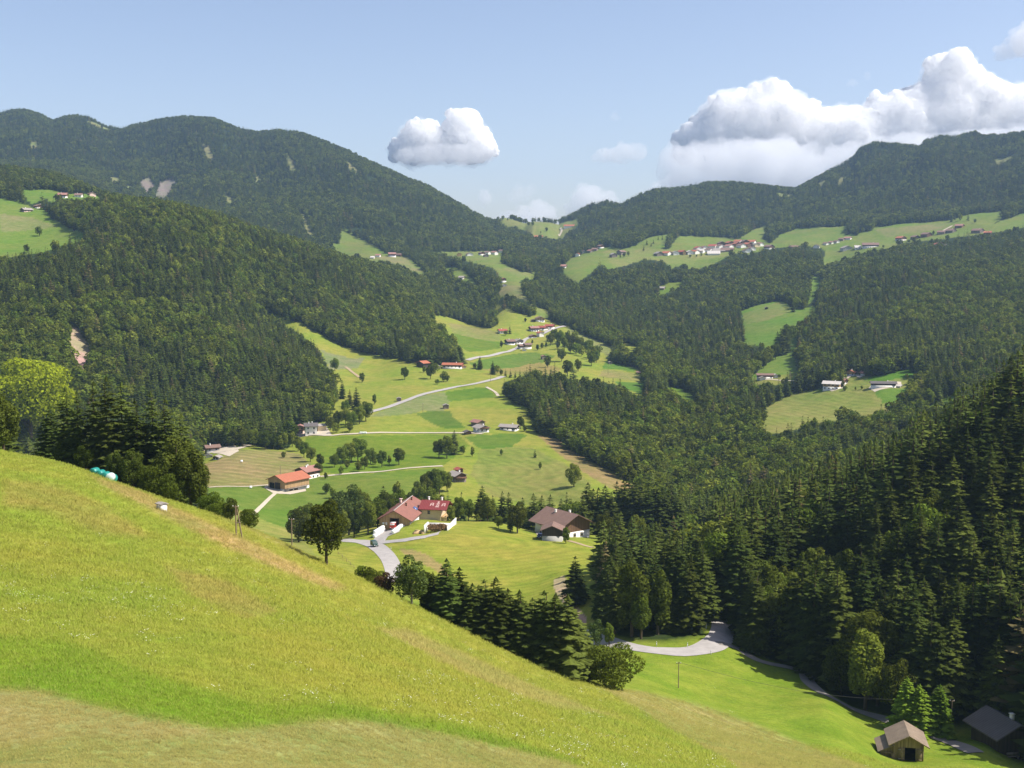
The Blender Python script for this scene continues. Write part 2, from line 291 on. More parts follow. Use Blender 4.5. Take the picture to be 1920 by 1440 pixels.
JX = fbm(XX / 9, YY / 9, 2, 31) * 7 + fbm(XX / 60, YY / 60, 2, 33) * 5; JY = fbm(XX / 9 + 50, YY / 9, 2, 32) * 4
sc_ = np.clip(YY / 900, .4, 1.2)
qx = PX + JX / sc_ ** .5; qy = PY + JY * .5 / sc_ ** .5
NEARLAND = (YY < 500)
GROUND = np.empty((NV, NU, 3)); GROUND[:] = FLOOR
OPEN = np.zeros((NV, NU), bool); PHASE = np.zeros((NV, NU)); AMP = np.zeros((NV, NU)); BARE = np.zeros((NV, NU), bool)
GROUND[NEARLAND] = GF; GROUND[NEARLAND & (YY > 300)] = G2; OPEN[NEARLAND] = True
lowmead = NEARLAND & (YY > 178) & (YY < 300) & (PX > 1150); GROUND[lowmead] = (.165, .205, .022)
for k, (poly, c, st, nt_) in enumerate(FIELDS):
    pa = np.array(poly); x0, y0 = pa.min(0) - 2; x1, y1 = pa.max(0) + 2
    if k < N_OPEN: sel = VIS & (YY >= 450)
    else: sel = VIS
    sel = sel & (qx > x0) & (qx < x1) & (qy > y0) & (qy < y1)
    iy, ix = np.nonzero(sel)
    if len(iy) == 0: continue
    ok = inside(poly, qx[iy, ix], qy[iy, ix]); iy, ix = iy[ok], ix[ok]
    if k >= N_OPEN and not nt_:
        o_ = OPEN[iy, ix]; iy, ix = iy[o_], ix[o_]
    GROUND[iy, ix] = c; AMP[iy, ix] = 0
    if k < N_OPEN: OPEN[iy, ix] = True
    if nt_: BARE[iy, ix] = True
    if st:
        a = R(st[0]); PHASE[iy, ix] = (XX[iy, ix] * math.cos(a) + YY[iy, ix] * math.sin(a) + fbm(XX[iy, ix] / 45, YY[iy, ix] / 45, 2, 4) * 26) / st[1]; AMP[iy, ix] = st[2]
# the mown knoll below the farm: swaths curve round it
kc = at(830, 1010)
kn = NEARLAND & (YY > 318) & (AMP == 0) & (np.hypot(XX - kc.x, YY - kc.y) < 300)
PHASE[kn] = np.hypot((XX[kn] - kc.x) * .8, (YY[kn] - kc.y) * 1.3) / 5.0; AMP[kn] = .07
kn2 = kn & (GROUND[..., 0] == G2[0]); GROUND[kn2] = (.212, .222, .030)
# forest floor under the right hand wood and the copse
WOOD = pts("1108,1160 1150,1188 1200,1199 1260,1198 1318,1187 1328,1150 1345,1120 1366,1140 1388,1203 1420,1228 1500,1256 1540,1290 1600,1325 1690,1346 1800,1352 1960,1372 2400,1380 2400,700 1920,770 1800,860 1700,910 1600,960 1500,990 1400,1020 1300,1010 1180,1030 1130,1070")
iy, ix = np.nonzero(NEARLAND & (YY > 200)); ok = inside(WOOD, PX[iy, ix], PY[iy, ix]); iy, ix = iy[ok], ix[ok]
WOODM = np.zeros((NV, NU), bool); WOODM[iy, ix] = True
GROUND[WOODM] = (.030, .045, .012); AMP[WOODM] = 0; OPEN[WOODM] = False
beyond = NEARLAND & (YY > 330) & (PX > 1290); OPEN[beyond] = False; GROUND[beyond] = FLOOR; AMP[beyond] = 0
hid = NEARLAND & (~VIS) & (YY > 455); OPEN[hid] = False
nb = int(np.searchsorted(GY, 262)); B_ = GROUND[:nb].copy(); wm = WOODM[:nb, :, None]
for _ in range(14):                       # swards fade into one another
    b = B_.copy(); b[1:-1, 1:-1] = (B_[:-2, 1:-1] + B_[2:, 1:-1] + B_[1:-1, :-2] + B_[1:-1, 2:] + 2 * B_[1:-1, 1:-1]) / 6; B_ = np.where(wm, B_, b)
GCLASS = GROUND.copy(); GROUND[:nb] = B_
co = np.stack([XX, YY, ZZ], 2).reshape(-1, 3)
ii = (np.arange(NV - 1)[:, None] * NU + np.arange(NU - 1)[None]).ravel()
quads = np.stack([ii, ii + 1, ii + 1 + NU, ii + NU], 1)

def ground_mat():
    t = NT('meadow_turf'); pos = t.n('ShaderNodeNewGeometry').outputs['Position']
    col = t.n('ShaderNodeAttribute', attribute_name='soil').outputs['Color']
    st = t.n('ShaderNodeAttribute', attribute_name='swath'); sx = t.n('ShaderNodeSeparateXYZ', {0: st.outputs['Vector']})
    big = t.noise(pos, .022, 4); mid = t.noise(pos, .16, 4, .6); fine = t.noise(pos, 1.1, 5, .7); tiny = t.noise(pos, 5.0, 3, .7)
    # patchy hue: fresher and drier grass
    warm = t.n('ShaderNodeMix', {0: t.n('ShaderNodeMapRange', {0: t.math('ADD', t.math('MULTIPLY', big, .6), t.math('MULTIPLY', mid, .4)), 1: .38, 2: .62}).outputs[0],
               6: RGB(.80, 1.0, .8), 7: RGB(1.14, 1.0, 1.3)}, data_type='RGBA').outputs[2]
    v = t.math('MULTIPLY_ADD', fine, .9, .55); v2 = t.math('MULTIPLY_ADD', tiny, .8, .6); v3 = t.math('MULTIPLY_ADD', mid, .7, .65)
    c = t.mul(t.mul(t.mul(t.mul(col, warm), t.grey(v)), t.grey(v2)), t.grey(v3))
    s = t.math('SINE', t.math('MULTIPLY_ADD', sx.outputs[0], 6.2832, t.math('MULTIPLY', mid, 3.0)))
    f = t.math('MULTIPLY_ADD', t.math('MULTIPLY', s, sx.outputs[1]), 1.0, 1.0)
    c = t.mul(c, t.grey(f))
    h = t.math('ADD', fine, t.math('MULTIPLY', tiny, .35))
    bp = t.n('ShaderNodeBump', {'Strength': .55, 'Distance': .35, 'Height': h}).outputs[0]
    return t.finish(c, .95, bp, .05)
me = nmesh('ground', co, quads, [ground_mat()], smooth=True)
ca = me.color_attributes.new('soil', 'FLOAT_COLOR', 'POINT'); ca.data.foreach_set('color', np.concatenate([GROUND.reshape(-1, 3), np.ones((NV * NU, 1))], 1).astype(np.float32).ravel())
va = me.attributes.new('swath', 'FLOAT_VECTOR', 'POINT'); va.data.foreach_set('vector', np.stack([PHASE, AMP, AMP * 0], 2).astype(np.float32).ravel())
tag(link(bpy.data.objects.new('ground', me)), kind='structure')

# ------------------------------------------------------------------ roads, tracks and yards laid on the ground
def cr(P, step):
    """smooth polyline through points, resampled"""
    P = np.array(P, float); out = []
    Q = np.vstack([2 * P[0] - P[1], P, 2 * P[-1] - P[-2]])
    for k in range(1, len(Q) - 2):
        p0, p1, p2, p3 = Q[k - 1:k + 3]; m = max(2, int(np.linalg.norm(p2 - p1) / step))
        for t in np.arange(m) / m:
            out.append(.5 * ((2 * p1) + (-p0 + p2) * t + (2 * p0 - 5 * p1 + 4 * p2 - p3) * t * t + (-p0 + 3 * p1 - 3 * p2 + p3) * t ** 3))
    out.append(Q[-2]); return np.array(out)
def strip(name, s, width, mat, lift=.10, hidden=None):
    w = [at(*p) for p in pts(s)]; P = np.array([(v.x, v.y) for v in w])
    c = cr(P, 1.5 if P[:, 1].mean() < 500 else 5); d = np.gradient(c, axis=0); d /= np.linalg.norm(d, axis=1)[:, None] + 1e-9
    nrm = np.stack([-d[:, 1], d[:, 0]], 1); wv = np.broadcast_to(width, len(c)) if np.isscalar(width) else np.interp(np.linspace(0, 1, len(c)), np.linspace(0, 1, len(width)), width)
    m = 6; rows = []
    for j in range(m + 1):
        q = c + nrm * ((j / m - .5) * wv)[:, None]; z = hz(q[:, 0], q[:, 1]) + lift * (1 + .0006 * q[:, 1]) - (.0 if 0 < j < m else .02)
        rows.append(np.column_stack([q, z]))
    co = np.stack(rows, 1).reshape(-1, 3); k = (np.arange(len(c) - 1)[:, None] * (m + 1) + np.arange(m)[None]).ravel()
    return tag(link(bpy.data.objects.new(name, nmesh(name, co, np.stack([k, k + 1, k + m + 2, k + m + 1], 1), [mat], smooth=True))), kind='structure')
def slab(name, s, mat, lift=.12):
    """a yard: flat outline draped on the ground"""
    w = [at(*p) for p in pts(s)]; poly = [(v.x, v.y) for v in w]; a = np.array(poly); x0, y0 = a.min(0); x1, y1 = a.max(0)
    st = max(.3, (x1 - x0) / 130); gx, gy = np.meshgrid(np.arange(x0, x1 + st, st), np.arange(y0, y1 + st, st))
    zz = hz(gx, gy) + lift; nx = gx.shape[1]; k = (np.arange(gx.shape[0] - 1)[:, None] * nx + np.arange(nx - 1)[None]).ravel()
    q = np.stack([k, k + 1, k + nx + 1, k + nx], 1); cx = gx.ravel()[q].mean(1); cy = gy.ravel()[q].mean(1)
    q = q[inside(poly, cx, cy)]; used, inv = np.unique(q, return_inverse=True)
    co = np.stack([gx.ravel(), gy.ravel(), zz.ravel()], 1)[used]
    return tag(link(bpy.data.objects.new(name, nmesh(name, co, inv.reshape(-1, 4), [mat], smooth=True))), kind='structure')
M_ASPH = simple('sunbleached_asphalt', (.35, .325, .305), .9, .26, .45, .1)
M_GRAV = simple('pale_gravel', (.46, .40, .31), .95, .2, .8, .05)
M_DIRT = simple('dirt_track', (.34, .26, .16), .95, .25, .6, .05)
M_GREYT = simple('grey_track', (.24, .22, .19), .95, .25, .6, .05)
strip('road', "745,1092 740,1076 736,1062 728,1046 714,1031 700,1022 680,1016 655,1014 630,1013 605,1014", 5.6, M_ASPH)
strip('road', "1080,1183 1120,1199 1160,1209 1200,1216 1240,1221 1290,1222 1325,1214 1348,1198 1356,1178 1350,1158 1338,1138 1326,1122", [4.6, 4.8, 5, 5, 5.2, 6.5, 6.5, 5.5, 5.2, 5.2, 5.2, 5.2], M_ASPH)
strip('track', "1345,1206 1385,1217 1420,1238 1480,1252 1508,1262 1517,1280 1545,1301 1590,1325 1650,1346 1700,1364 1745,1379 1790,1395 1830,1412", 2.9, M_GREYT, .13)
strip('road', "690,774 720,766 760,752 800,738 850,727 890,720 925,712 944,706", 5.2, M_ASPH, .25)
strip('road', "876,676 900,670 940,662 965,655 976,648 985,637 1000,629", 5.0, M_ASPH, .3)
strip('road', "1008,630 1035,618 1060,612", 5.0, M_ASPH, .3)
strip('road', "556,816 610,817 640,815 700,812 800,812 860,812 905,814", 3.4, M_GRAV, .25)
strip('path', "600,894 660,888 720,884 780,877 830,874", 3.2, M_GRAV, .2)
strip('path', "386,915 450,913 500,910 525,907", 1.8, M_GRAV, .2)
strip('path', "475,965 490,950 505,935 516,925", 2.0, M_GRAV, .15)
strip('path', "405,849 440,843 470,833", 4.5, M_GRAV, .2)
strip('path', "1051,428 1053,434 1048,444", 5, M_GRAV, .5)
strip('path', "978,984 1000,994 1014,1002 1022,1000", 3.4, M_GRAV, .12)
strip('path', "1066,1014 1090,1021 1112,1027", 2.0, M_DIRT, .1)
strip('path', "1785,424 1772,431 1762,437", 4, M_GRAV, .4)
strip('path', "1585,712 1600,702 1615,708", 3, M_GRAV, .25)
strip('path', "648,688 662,699 674,708", 3, M_DIRT, .2)
strip('path', "912,726 928,735 934,743", 2.5, M_GRAV, .2)
strip('path', "1435,712 1470,714 1492,714", 3, M_GRAV, .2)
slab('yard', "700,1013 706,1004 722,994 740,988 752,990 748,998 728,1006 722,1014 760,1010 800,1004 826,996 822,1003 795,1010 760,1016 716,1020", M_ASPH, .14)
slab('yard', "494,914 510,906 540,915 572,912 574,921 545,927 512,925", M_GRAV)
slab('yard', "372,836 388,834 408,840 442,836 448,846 430,856 400,850", M_GRAV)
slab('yard', "556,812 612,800 622,816 560,820", M_GRAV)
slab('yard', "1530,726 1545,730 1560,734 1580,728 1590,716 1580,712 1540,722", M_GRAV)
slab('yard', "1628,728 1640,735 1665,728 1690,722 1690,716 1640,718", M_GRAV)
# ------------------------------------------------------------------ trees
def leaf_mat(name, a, b, trans=.35, seed=0.0, dead=0.0):
    t = NT(name); oi = t.n('ShaderNodeObjectInfo').outputs['Random']; gi = t.n('ShaderNodeNewGeometry').outputs['Random Per Island']
    r1 = t.n('ShaderNodeTexWhiteNoise', {'W': t.math('MULTIPLY_ADD', oi, 917.3, seed)}, noise_dimensions='1D').outputs[0]
    c = t.mix(r1, RGB(*a), RGB(*b)); c = t.mix(t.math('MULTIPLY', t.math('GREATER_THAN', r1, .955), dead), c, RGB(.17, .13, .06))
    v = t.math('MULTIPLY', t.math('MULTIPLY_ADD', gi, .80, .60), t.math('MULTIPLY_ADD', oi, .95, .55))
    c = t.mul(c, t.grey(v))
    d = t.n('ShaderNodeBsdfDiffuse', {'Color': c}).outputs[0]
    tr = t.n('ShaderNodeBsdfTranslucent', {'Color': t.mul(c, RGB(1.25, 1.2, .55))}).outputs[0]
    m = t.n('ShaderNodeMixShader', {0: trans, 1: d, 2: tr}).outputs[0]
    t.t.links.new(m, t.out.inputs[0]); return t.m
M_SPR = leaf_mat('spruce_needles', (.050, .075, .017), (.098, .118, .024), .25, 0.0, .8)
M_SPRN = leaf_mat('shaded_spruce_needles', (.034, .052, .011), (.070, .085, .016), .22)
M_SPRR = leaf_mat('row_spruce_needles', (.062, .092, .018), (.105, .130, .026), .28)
M_BRD = leaf_mat('broadleaf_foliage', (.085, .125, .016), (.15, .17, .026), .38)
M_MAP = leaf_mat('sunny_ash_foliage', (.205, .265, .012), (.25, .285, .014), .45)
M_BRF = leaf_mat('dark_broadleaf_foliage', (.075, .105, .018), (.125, .145, .024), .35)
M_OLIVE = leaf_mat('yellowish_foliage', (.12, .145, .022), (.16, .165, .03), .4)
M_PALE = leaf_mat('pale_birch_foliage', (.085, .125, .035), (.11, .15, .04), .4)
M_PURP = leaf_mat('purple_brown_foliage', (.075, .050, .028), (.10, .06, .03), .25)
M_CYP = leaf_mat('cypress_green', (.105, .175, .018), (.14, .20, .022), .35)
M_BARK = simple('bark', (.10, .075, .05), .95, .35, 3.0, .05, .4, (1, 1, .25))
M_BARKP = simple('pale_bark', (.26, .23, .19), .9, .4, 4.0, .05, .2, (1, 1, .4))

def spruce_crown(seed, h, r, nwh, nbr, full, low=.06):
    """needle fronds in drooping whorls; full: sprays along each frond, else one folded rhombus each"""
    g = np.random.default_rng(seed); V = []; T = []
    def tri(a, b, c): i = len(V); V.extend((a, b, c)); T.append((i, i + 1, i + 2))
    gap = g.uniform(.82, 1.12, 8)
    for w in range(nwh):
        f = w / (nwh - 1); z = h * (low + (.975 - low) * f ** .92) + g.uniform(-.5, .5) * h / nwh
        L0 = r * (1 - f) ** (.66 if full else .8) * (1.0 if f > .12 else .72 + 2.3 * f) + .012 * h
        nb = max(4, int(nbr * (1 - .45 * f)))
        for b in range(nb):
            a = 6.283 * (b + g.uniform(-.35, .35)) / nb + w * 1.7
            L = L0 * g.uniform(.72, 1.18) * gap[int(a / 6.283 * 8) % 8]; zz = z + g.uniform(-1.1, 1.1) * h / nwh * (1 - .6 * f)
            d = np.array([math.cos(a), math.sin(a), 0]); s = np.array([-d[1], d[0], 0])
            droop = g.uniform(.22, .5) * (1 - .75 * f)
            def at_(t): return d * L * t + np.array([0, 0, zz - droop * L * t + .30 * L * droop * max(0, t - .6) * 2])
            if full:
                m = full
                for k in range(m):
                    t0 = .12 + .80 * k / m; t1 = min(1.0, t0 + 1.5 / m); wd = L * (.30 * (1 - t0) + .09) * g.uniform(.8, 1.3)
                    base = at_(t0); tip = at_(t1)
                    for sg in (1, -1):
                        tri(base, tip + s * sg * wd + np.array([0, 0, -wd * g.uniform(.15, .7)]), tip + d * wd * .35 + np.array([0, 0, -.04 * L]))
            else:
                wd = L * g.uniform(.30, .46); m_ = at_(.55); tip = at_(1.0); b0 = at_(.05)
                dz = np.array([0, 0, -wd * .45])
                tri(b0, m_ + s * wd + dz, tip); tri(b0, tip, m_ - s * wd + dz)
    tp = np.array([0, 0, h])
    for k in range(4):
        a = k * 1.57; tri(tp, np.array([math.cos(a), math.sin(a), 0]) * .022 * h + [0, 0, h * .94], np.array([math.cos(a + 1.2), math.sin(a + 1.2), 0]) * .022 * h + [0, 0, h * .94])
    return np.array(V), np.array(T)

def blob_crown(seed, h, w, n, size, z0=.18, lobes=9, shape='oval', lr=1.0):
    """leaf sprays on the skins of overlapping lobes"""
    g = np.random.default_rng(seed); C = []; Rr = []
    cz = h * (z0 + 1) / 2; hz_ = h * (1 - z0) / 2
    for k in range(lobes):
        a = 6.283 * (k + g.uniform(-.4, .4)) / lobes * 2.4; f = (k + .5) / lobes * 2 - 1
        if shape == 'oval': rr = math.sqrt(max(.05, 1 - f * f)) * .55
        elif shape == 'column': rr = .35 * (1 - .45 * max(0, f))
        else: rr = math.sqrt(max(.05, 1 - f * f)) * .6
        C.append((math.cos(a) * rr * w / 2, math.sin(a) * rr * w / 2, cz + f * hz_ * .70)); Rr.append(g.uniform(.36, .56) * w / 2 * (1.1 if abs(f) < .6 else .85))
    C.append((0, 0, cz)); Rr.append(.5 * w / 2); C = np.array(C); Rr = np.array(Rr) * lr
    q = g.choice(len(C), n, p=Rr ** 2 / (Rr ** 2).sum()); dv = g.normal(size=(n, 3)); dv[:, 2] += .25; dv /= np.linalg.norm(dv, axis=1)[:, None]
    rad = Rr[q] * g.uniform(.55, 1.06, n) ** .5; asp = np.array([1, 1, min(1.6, hz_ / (w / 2) * .9)])
    p = C[q] + dv * rad[:, None] * asp
    keep = p[:, 2] > h * z0 * .55; p = p[keep]; dv = dv[keep]; n = len(p)
    nr = dv + g.normal(size=(n, 3)) * .55; nr /= np.linalg.norm(nr, axis=1)[:, None]
    t1 = np.cross(nr, g.normal(size=(n, 3))); t1 /= np.linalg.norm(t1, axis=1)[:, None] + 1e-9; t2 = np.cross(nr, t1)
    s = size * g.uniform(.55, 1.3, n)[:, None]
    V = np.stack([p - t1 * s, p + t2 * s * .62 - nr * s * .15, p + t1 * s, p - t2 * s * .62 - nr * s * .15], 1).reshape(-1, 3)
    k = np.arange(n) * 4
    return V, np.stack([k, k + 1, k + 2, k + 3], 1), C
def tube(P, rad, n=7):
    P = np.asarray(P, float); V = []; 
    for i in range(len(P)):
        d = P[min(i + 1, len(P) - 1)] - P[max(i - 1, 0)]; d /= np.linalg.norm(d) + 1e-9
        a = np.cross(d, [0, 1, .1] if abs(d[1]) < .9 else [1, 0, 0]); a /= np.linalg.norm(a); b = np.cross(d, a)
        for k in range(n): V.append(P[i] + rad[i] * (math.cos(6.283 * k / n) * a + math.sin(6.283 * k / n) * b))
    Q = [(i * n + k, i * n + (k + 1) % n, (i + 1) * n + (k + 1) % n, (i + 1) * n + k) for i in range(len(P) - 1) for k in range(n)]
    return np.array(V), np.array(Q)
def join(parts):
    V = []; Fs = []; o = 0
    for v, f in parts: V.append(v); Fs.append(np.asarray(f) + o); o += len(v)
    return np.vstack(V), Fs
def trunk_mesh(name, seed, h, r, limbs=None, mat=None):
    g = np.random.default_rng(seed); b = g.uniform(-.02, .02, 2) * h
    parts = [tube([(0, 0, -.5), (0, 0, h * .05), (b[0] * .4, b[1] * .4, h * .4), (b[0], b[1], h * .75), (b[0], b[1], h * .97)], [r * 1.5, r * 1.05, r * .75, r * .42, r * .1])]
    if limbs is not None:
        for c in limbs[:8]:
            z = c[2] * .55; parts.append(tube([(b[0] * .4, b[1] * .4, z), (c[0] * .45, c[1] * .45, z + (c[2] - z) * .55), c], [r * .42, r * .27, r * .06], 5))
    V, Fs = join(parts); return nmesh(name, V, Fs, [mat or M_BARK], smooth=True)

ROWSP = []; NEARSP = []; MIDSP = []; FARSP = []
for k in range(6):
    h, r = 1.0, (.20, .22, .185, .235, .21, .25)[k]
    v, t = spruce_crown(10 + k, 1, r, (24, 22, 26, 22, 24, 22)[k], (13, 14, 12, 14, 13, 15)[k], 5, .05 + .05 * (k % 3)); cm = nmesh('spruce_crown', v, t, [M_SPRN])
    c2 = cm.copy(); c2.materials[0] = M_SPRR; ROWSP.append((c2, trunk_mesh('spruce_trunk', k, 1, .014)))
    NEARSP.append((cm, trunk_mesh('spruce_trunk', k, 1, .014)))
for k in range(5):
    r = (.19, .22, .24, .20, .25)[k]
    v, t = spruce_crown(40 + k, 1, r, 14, 11, 0, .04); v2, q2 = tube([(0, 0, -.03), (0, 0, .5), (0, 0, .95)], [.016, .011, .002], 5)
    MIDSP.append(nmesh('spruce_tree', np.vstack([v, v2]), [t, q2 + len(v)], [M_SPR, M_BARK], np.r_[np.zeros(len(t)), np.ones(len(q2))]))
for k in range(4):
    v, t = spruce_crown(70 + k, 1, (.20, .23, .25, .22)[k], 10, 8, 0, .03); FARSP.append(nmesh('far_spruce', v, t, [M_SPR]))
def make_b(seed, w, n, size, z0, lobes, shape, mat, bark=None, tr=.02, lr=.86):
    v, q, C = blob_crown(seed, 1, w, n, size, z0, lobes, shape, lr); return (nmesh('leaf_crown', v, q, [mat]), trunk_mesh('tree_trunk', seed, .86, tr, C, bark))
NEARBR = {'round': [make_b(100 + k, (.66, .58, .72)[k], 5000, .023, .16, 10, 'oval', M_BRD) for k in range(3)],
          'ash': [make_b(110, .86, 11000, .0165, .26, 30, 'oval', M_MAP, None, .026, .72)],
          'tall': [make_b(120 + k, (.48, .54)[k], 5000, .022, .10, 9, 'column', M_BRD) for k in range(2)],
          'pale': [make_b(125, .62, 3200, .024, .08, 10, 'oval', M_PALE, M_BARKP)],
          'dark': [make_b(130 + k, (.54, .62)[k], 5500, .021, .06, 11, 'oval', M_BRF) for k in range(2)],
          'olive': [make_b(140, .60, 4200, .022, .14, 11, 'oval', M_OLIVE)],
          'bush': [make_b(150 + k, (1.15, 1.0)[k], 6000, .026, .0, 10, 'oval', M_BRD) for k in range(2)],
          'purple': [make_b(160, 1.1, 1800, .045, .0, 9, 'oval', M_PURP)],
          'cypress': [(nmesh('needle_crown', *spruce_crown(170 + k, 1, (.30, .27)[k], 26, 16, 5, .02), [M_CYP]), trunk_mesh('tree_trunk', 170 + k, .8, .015)) for k in range(2)]}
MIDBR = []; FARBR = []
for k in range(5):
    v, q, C = blob_crown(200 + k, 1, (.55, .65, .75, .6, .5)[k], 520, .062, .1, 8, 'oval' if k < 4 else 'column'); v2, q2 = tube([(0, 0, -.03), (0, 0, .3), (0, 0, .6)], [.025, .018, .006], 5)
    MIDBR.append(nmesh('broadleaf_tree', np.vstack([v, v2]), [q, q2 + len(v)], [M_BRD, M_BARK], np.r_[np.zeros(len(q)), np.ones(len(q2))]))
for k in range(3):
    v, q, C = blob_crown(220 + k, 1, (.6, .7, .62)[k], 210, .095, .06, 7); FARBR.append(nmesh('far_broadleaf', v, q, [M_BRF]))

rnd = random.Random(4)
COUNT = {'spruce': 0, 'broadleaf': 0}
def plant(kind, x, y, h, label, cat, group=None, parts=True, wide=1.0, sink=.15):
    z = float(hz(x, y)) - sink; rot = rnd.uniform(0, 6.28); sp = kind == 'spruce'; COUNT['spruce' if sp else 'broadleaf'] += 1
    nm = {'spruce': 'spruce_tree', 'bush': 'bush', 'purple': 'bush', 'cypress': 'conifer_shrub', 'ash': 'ash_tree'}.get(kind, 'broadleaf_tree')
    s = (h * wide, h * wide, h)
    if parts:
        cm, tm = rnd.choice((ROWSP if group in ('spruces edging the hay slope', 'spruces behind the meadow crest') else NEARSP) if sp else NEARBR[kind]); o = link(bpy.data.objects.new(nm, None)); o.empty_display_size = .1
        o.location = (x, y, z); o.rotation_euler = (0, 0, rot); o.scale = s
        link(bpy.data.objects.new('crown', cm), o); link(bpy.data.objects.new('trunk', tm), o)
    else:
        o = link(bpy.data.objects.new(nm, rnd.choice(MIDSP if sp else MIDBR))); o.location = (x, y, z); o.rotation_euler = (0, 0, rot); o.scale = s
    return tag(o, label, cat, group)
ORD = 'leftmost second third fourth fifth sixth seventh eighth ninth tenth eleventh twelfth thirteenth fourteenth fifteenth sixteenth seventeenth eighteenth nineteenth twentieth'.split() + ['twenty-' + w for w in 'first second third fourth fifth sixth seventh eighth ninth'.split()]
TREE_XY = []
def row(desc, place, cat, group, spec, after=0.0, parts=None):
    """spec: kind px py(of the foot) height_px [Y distance]; told apart by their order"""
    L = []
    for t in spec.split(';'):
        q = t.split(); L.append((q[0], float(q[1]), float(q[2]), float(q[3]), float(q[4]) if len(q) > 4 else None))
    L.sort(key=lambda q: q[1])
    for i, (k, px, py, hp, Y) in enumerate(L):
        if Y: u, s = ray(px, py); x, y = float(u) * Y, Y
        else: p = at(px, py, after); x, y = p.x, p.y
        kd = {'s': 'spruce', 'b': 'round', 'd': 'dark', 't': 'tall', 'p': 'pale', 'o': 'olive', 'u': 'bush', 'c': 'cypress', 'r': 'purple', 'a': 'ash'}[k]
        lab = desc + ' ' + place if len(L) == 1 else f"{ORD[i]} {'of the' if i == 0 else 'from left of the'} {desc} {place}"
        if len(lab.replace('-', ' ').split()) > 16: print('LONG', lab)
        big = hp >= 24 if parts is None else parts
        c_ = cat if cat else ('spruce' if k == 's' else 'tree')
        ht = max(hp * y / F, float(ray(px, py - hp)[1]) * y - float(hz(x, y)) + .15) if Y else hp * y / F * 1.03; ht *= 1.13 if group == 'spruces edging the hay slope' else 1.1 if group == 'spruces behind the meadow crest' else 1; plant(kd, x, y, ht, lab, c_, group if len(L) > 1 else None, big, 1.0 if group == 'spruces behind the meadow crest' else 1.6 if group == 'spruces edging the hay slope' else 1.3 if k == 's' and hp > 40 else 1.1)
        TREE_XY.append((x, y))
# lone trees and bushes, each told by itself
for d, p, c, s in [
    ("tall sunlit yellow-green ash", "standing on the crest of the hay meadow", "tree", "a 58 853 188"),
    ("loose dark poplar-like tree", "on the meadow edge beside the twin power pole", "tree", "o 612 1056 124 172"),
    ("pale feathery birch", "at the upper end of the spruce row on the hay slope", "tree", "p 772 1140 100 174"),
    ("purple brown bush", "beside the pale birch above the road end", "bush", "r 724 1112 40 176"),
    ("big round leafy hazel bush", "at the lower end of the spruce row", "bush", "u 1152 1292 92"),
    ("lone spruce", "beside the bare earth bank above the valley road", "spruce", "s 1078 1152 98 300"),
    ("slim leafy sapling", "behind the hazel bush by the valley road", "tree", "t 1142 1212 50"),
    ("thin feathery sapling", "leaning over the hazel bush at the road", "tree", "p 1117 1215 55 252"),
    ("slender pale trunked tree", "in front of the dark copse above the road bend", "tree", "t 1202 1198 98"),
    ("yellowish fruit tree", "on the mown knoll left of the brown roofed farmhouse", "tree", "o 970 1000 62"),
    ("round olive green tree", "right of the brown roofed farmhouse", "tree", "o 1133 1001 44 425"),
    ("yellow-green ragged tree", "behind the knoll above the dark copse", "tree", "o 1196 1010 46 425"),
    ("small dark green shrub tree", "against the corner of the wooden garage", "tree", "t 1061 1019 34"),
    ("pinkish blossoming round bush", "in the green field behind the big farm", "bush", "u 745 923 22 560"),
    ("broad spreading pine", "alone on the meadow edge above the spruce belt", "tree", "d 1076 913 48"),
    ("leafy tree", "standing alone beside the farm road under the small barn field", "tree", "b 748 872 34"),
    ("small round bush", "on the striped hay field below the wood", "bush", "u 532 859 13"),
    ("solitary oval tree", "at the top end of the sandy trail on the upper pasture", "tree", "b 628 696 25"),
    ("small upright tree", "at the foot of the sandy trail", "tree", "b 679 717 19"),
    ("lone tree", "on the slope between the two small hay huts and the wood", "tree", "b 702 758 20"),
    ("oval tree with long shadow", "on the pasture below the black barn with red roof", "tree", "b 759 712 25"),
    ("big round tree", "on the pasture below the hamlet copse", "tree", "b 1053 678 25"),
    ("tree", "beside the little log hut below the hamlet", "tree", "b 1027 689 22"),
    ("lone tree", "in the middle of the striped pasture right of the log hut", "tree", "b 1084 696 23"),
    ("twin crowned tree", "at the corner of the valley spruce wood below the hamlet", "tree", "b 1064 706 32"),
    ("dense tree", "at the lower tip of the hamlet copse", "tree", "b 1109 686 26"),
    ("pointed dark spruce", "in front of the hamlet pasture above the valley wood", "spruce", "s 1033 706 20"),
    ("tall tree", "beside the grey roofed farmhouse at the pasture edge", "tree", "b 976 804 25"),
    ("small tree", "below the tall one at the pasture edge by the wood", "tree", "b 984 809 13"),
    ("single round tree", "above the long dark barn on the far right farm terrace", "tree", "b 1672 696 27"),
    ("lone tree", "in the middle of the high left meadow", "tree", "b 74 443 20"),
    ("lone round tree", "on the lower edge of the high left meadow", "tree", "b 51 474 17"),
    ("low round bush", "beside the power pole on the hay meadow edge", "bush", "u 466 977 24 176"),
    ("small leafy tree", "next to the twin pole in front of the green barn field", "tree", "d 432 968 38 178"),
    ("tall sunlit leafy tree", "by the track bend under the shaded wood", "tree", "b 1630 1312 176"),
    ("pale elder bush", "at the wood edge just past the road junction", "bush", "p 1464 1228 42"),
    ("bushy tree", "in front of the white roofed house on the right bench meadow", "tree", "b 1583 733 10"),
]: row(d, p, c, None, s)
row("bright green columnar conifers", "behind the old hay barn", "shrub", "columnar conifers behind the hay barn", "c 1698 1366 104;c 1722 1372 96;c 1760 1376 100")
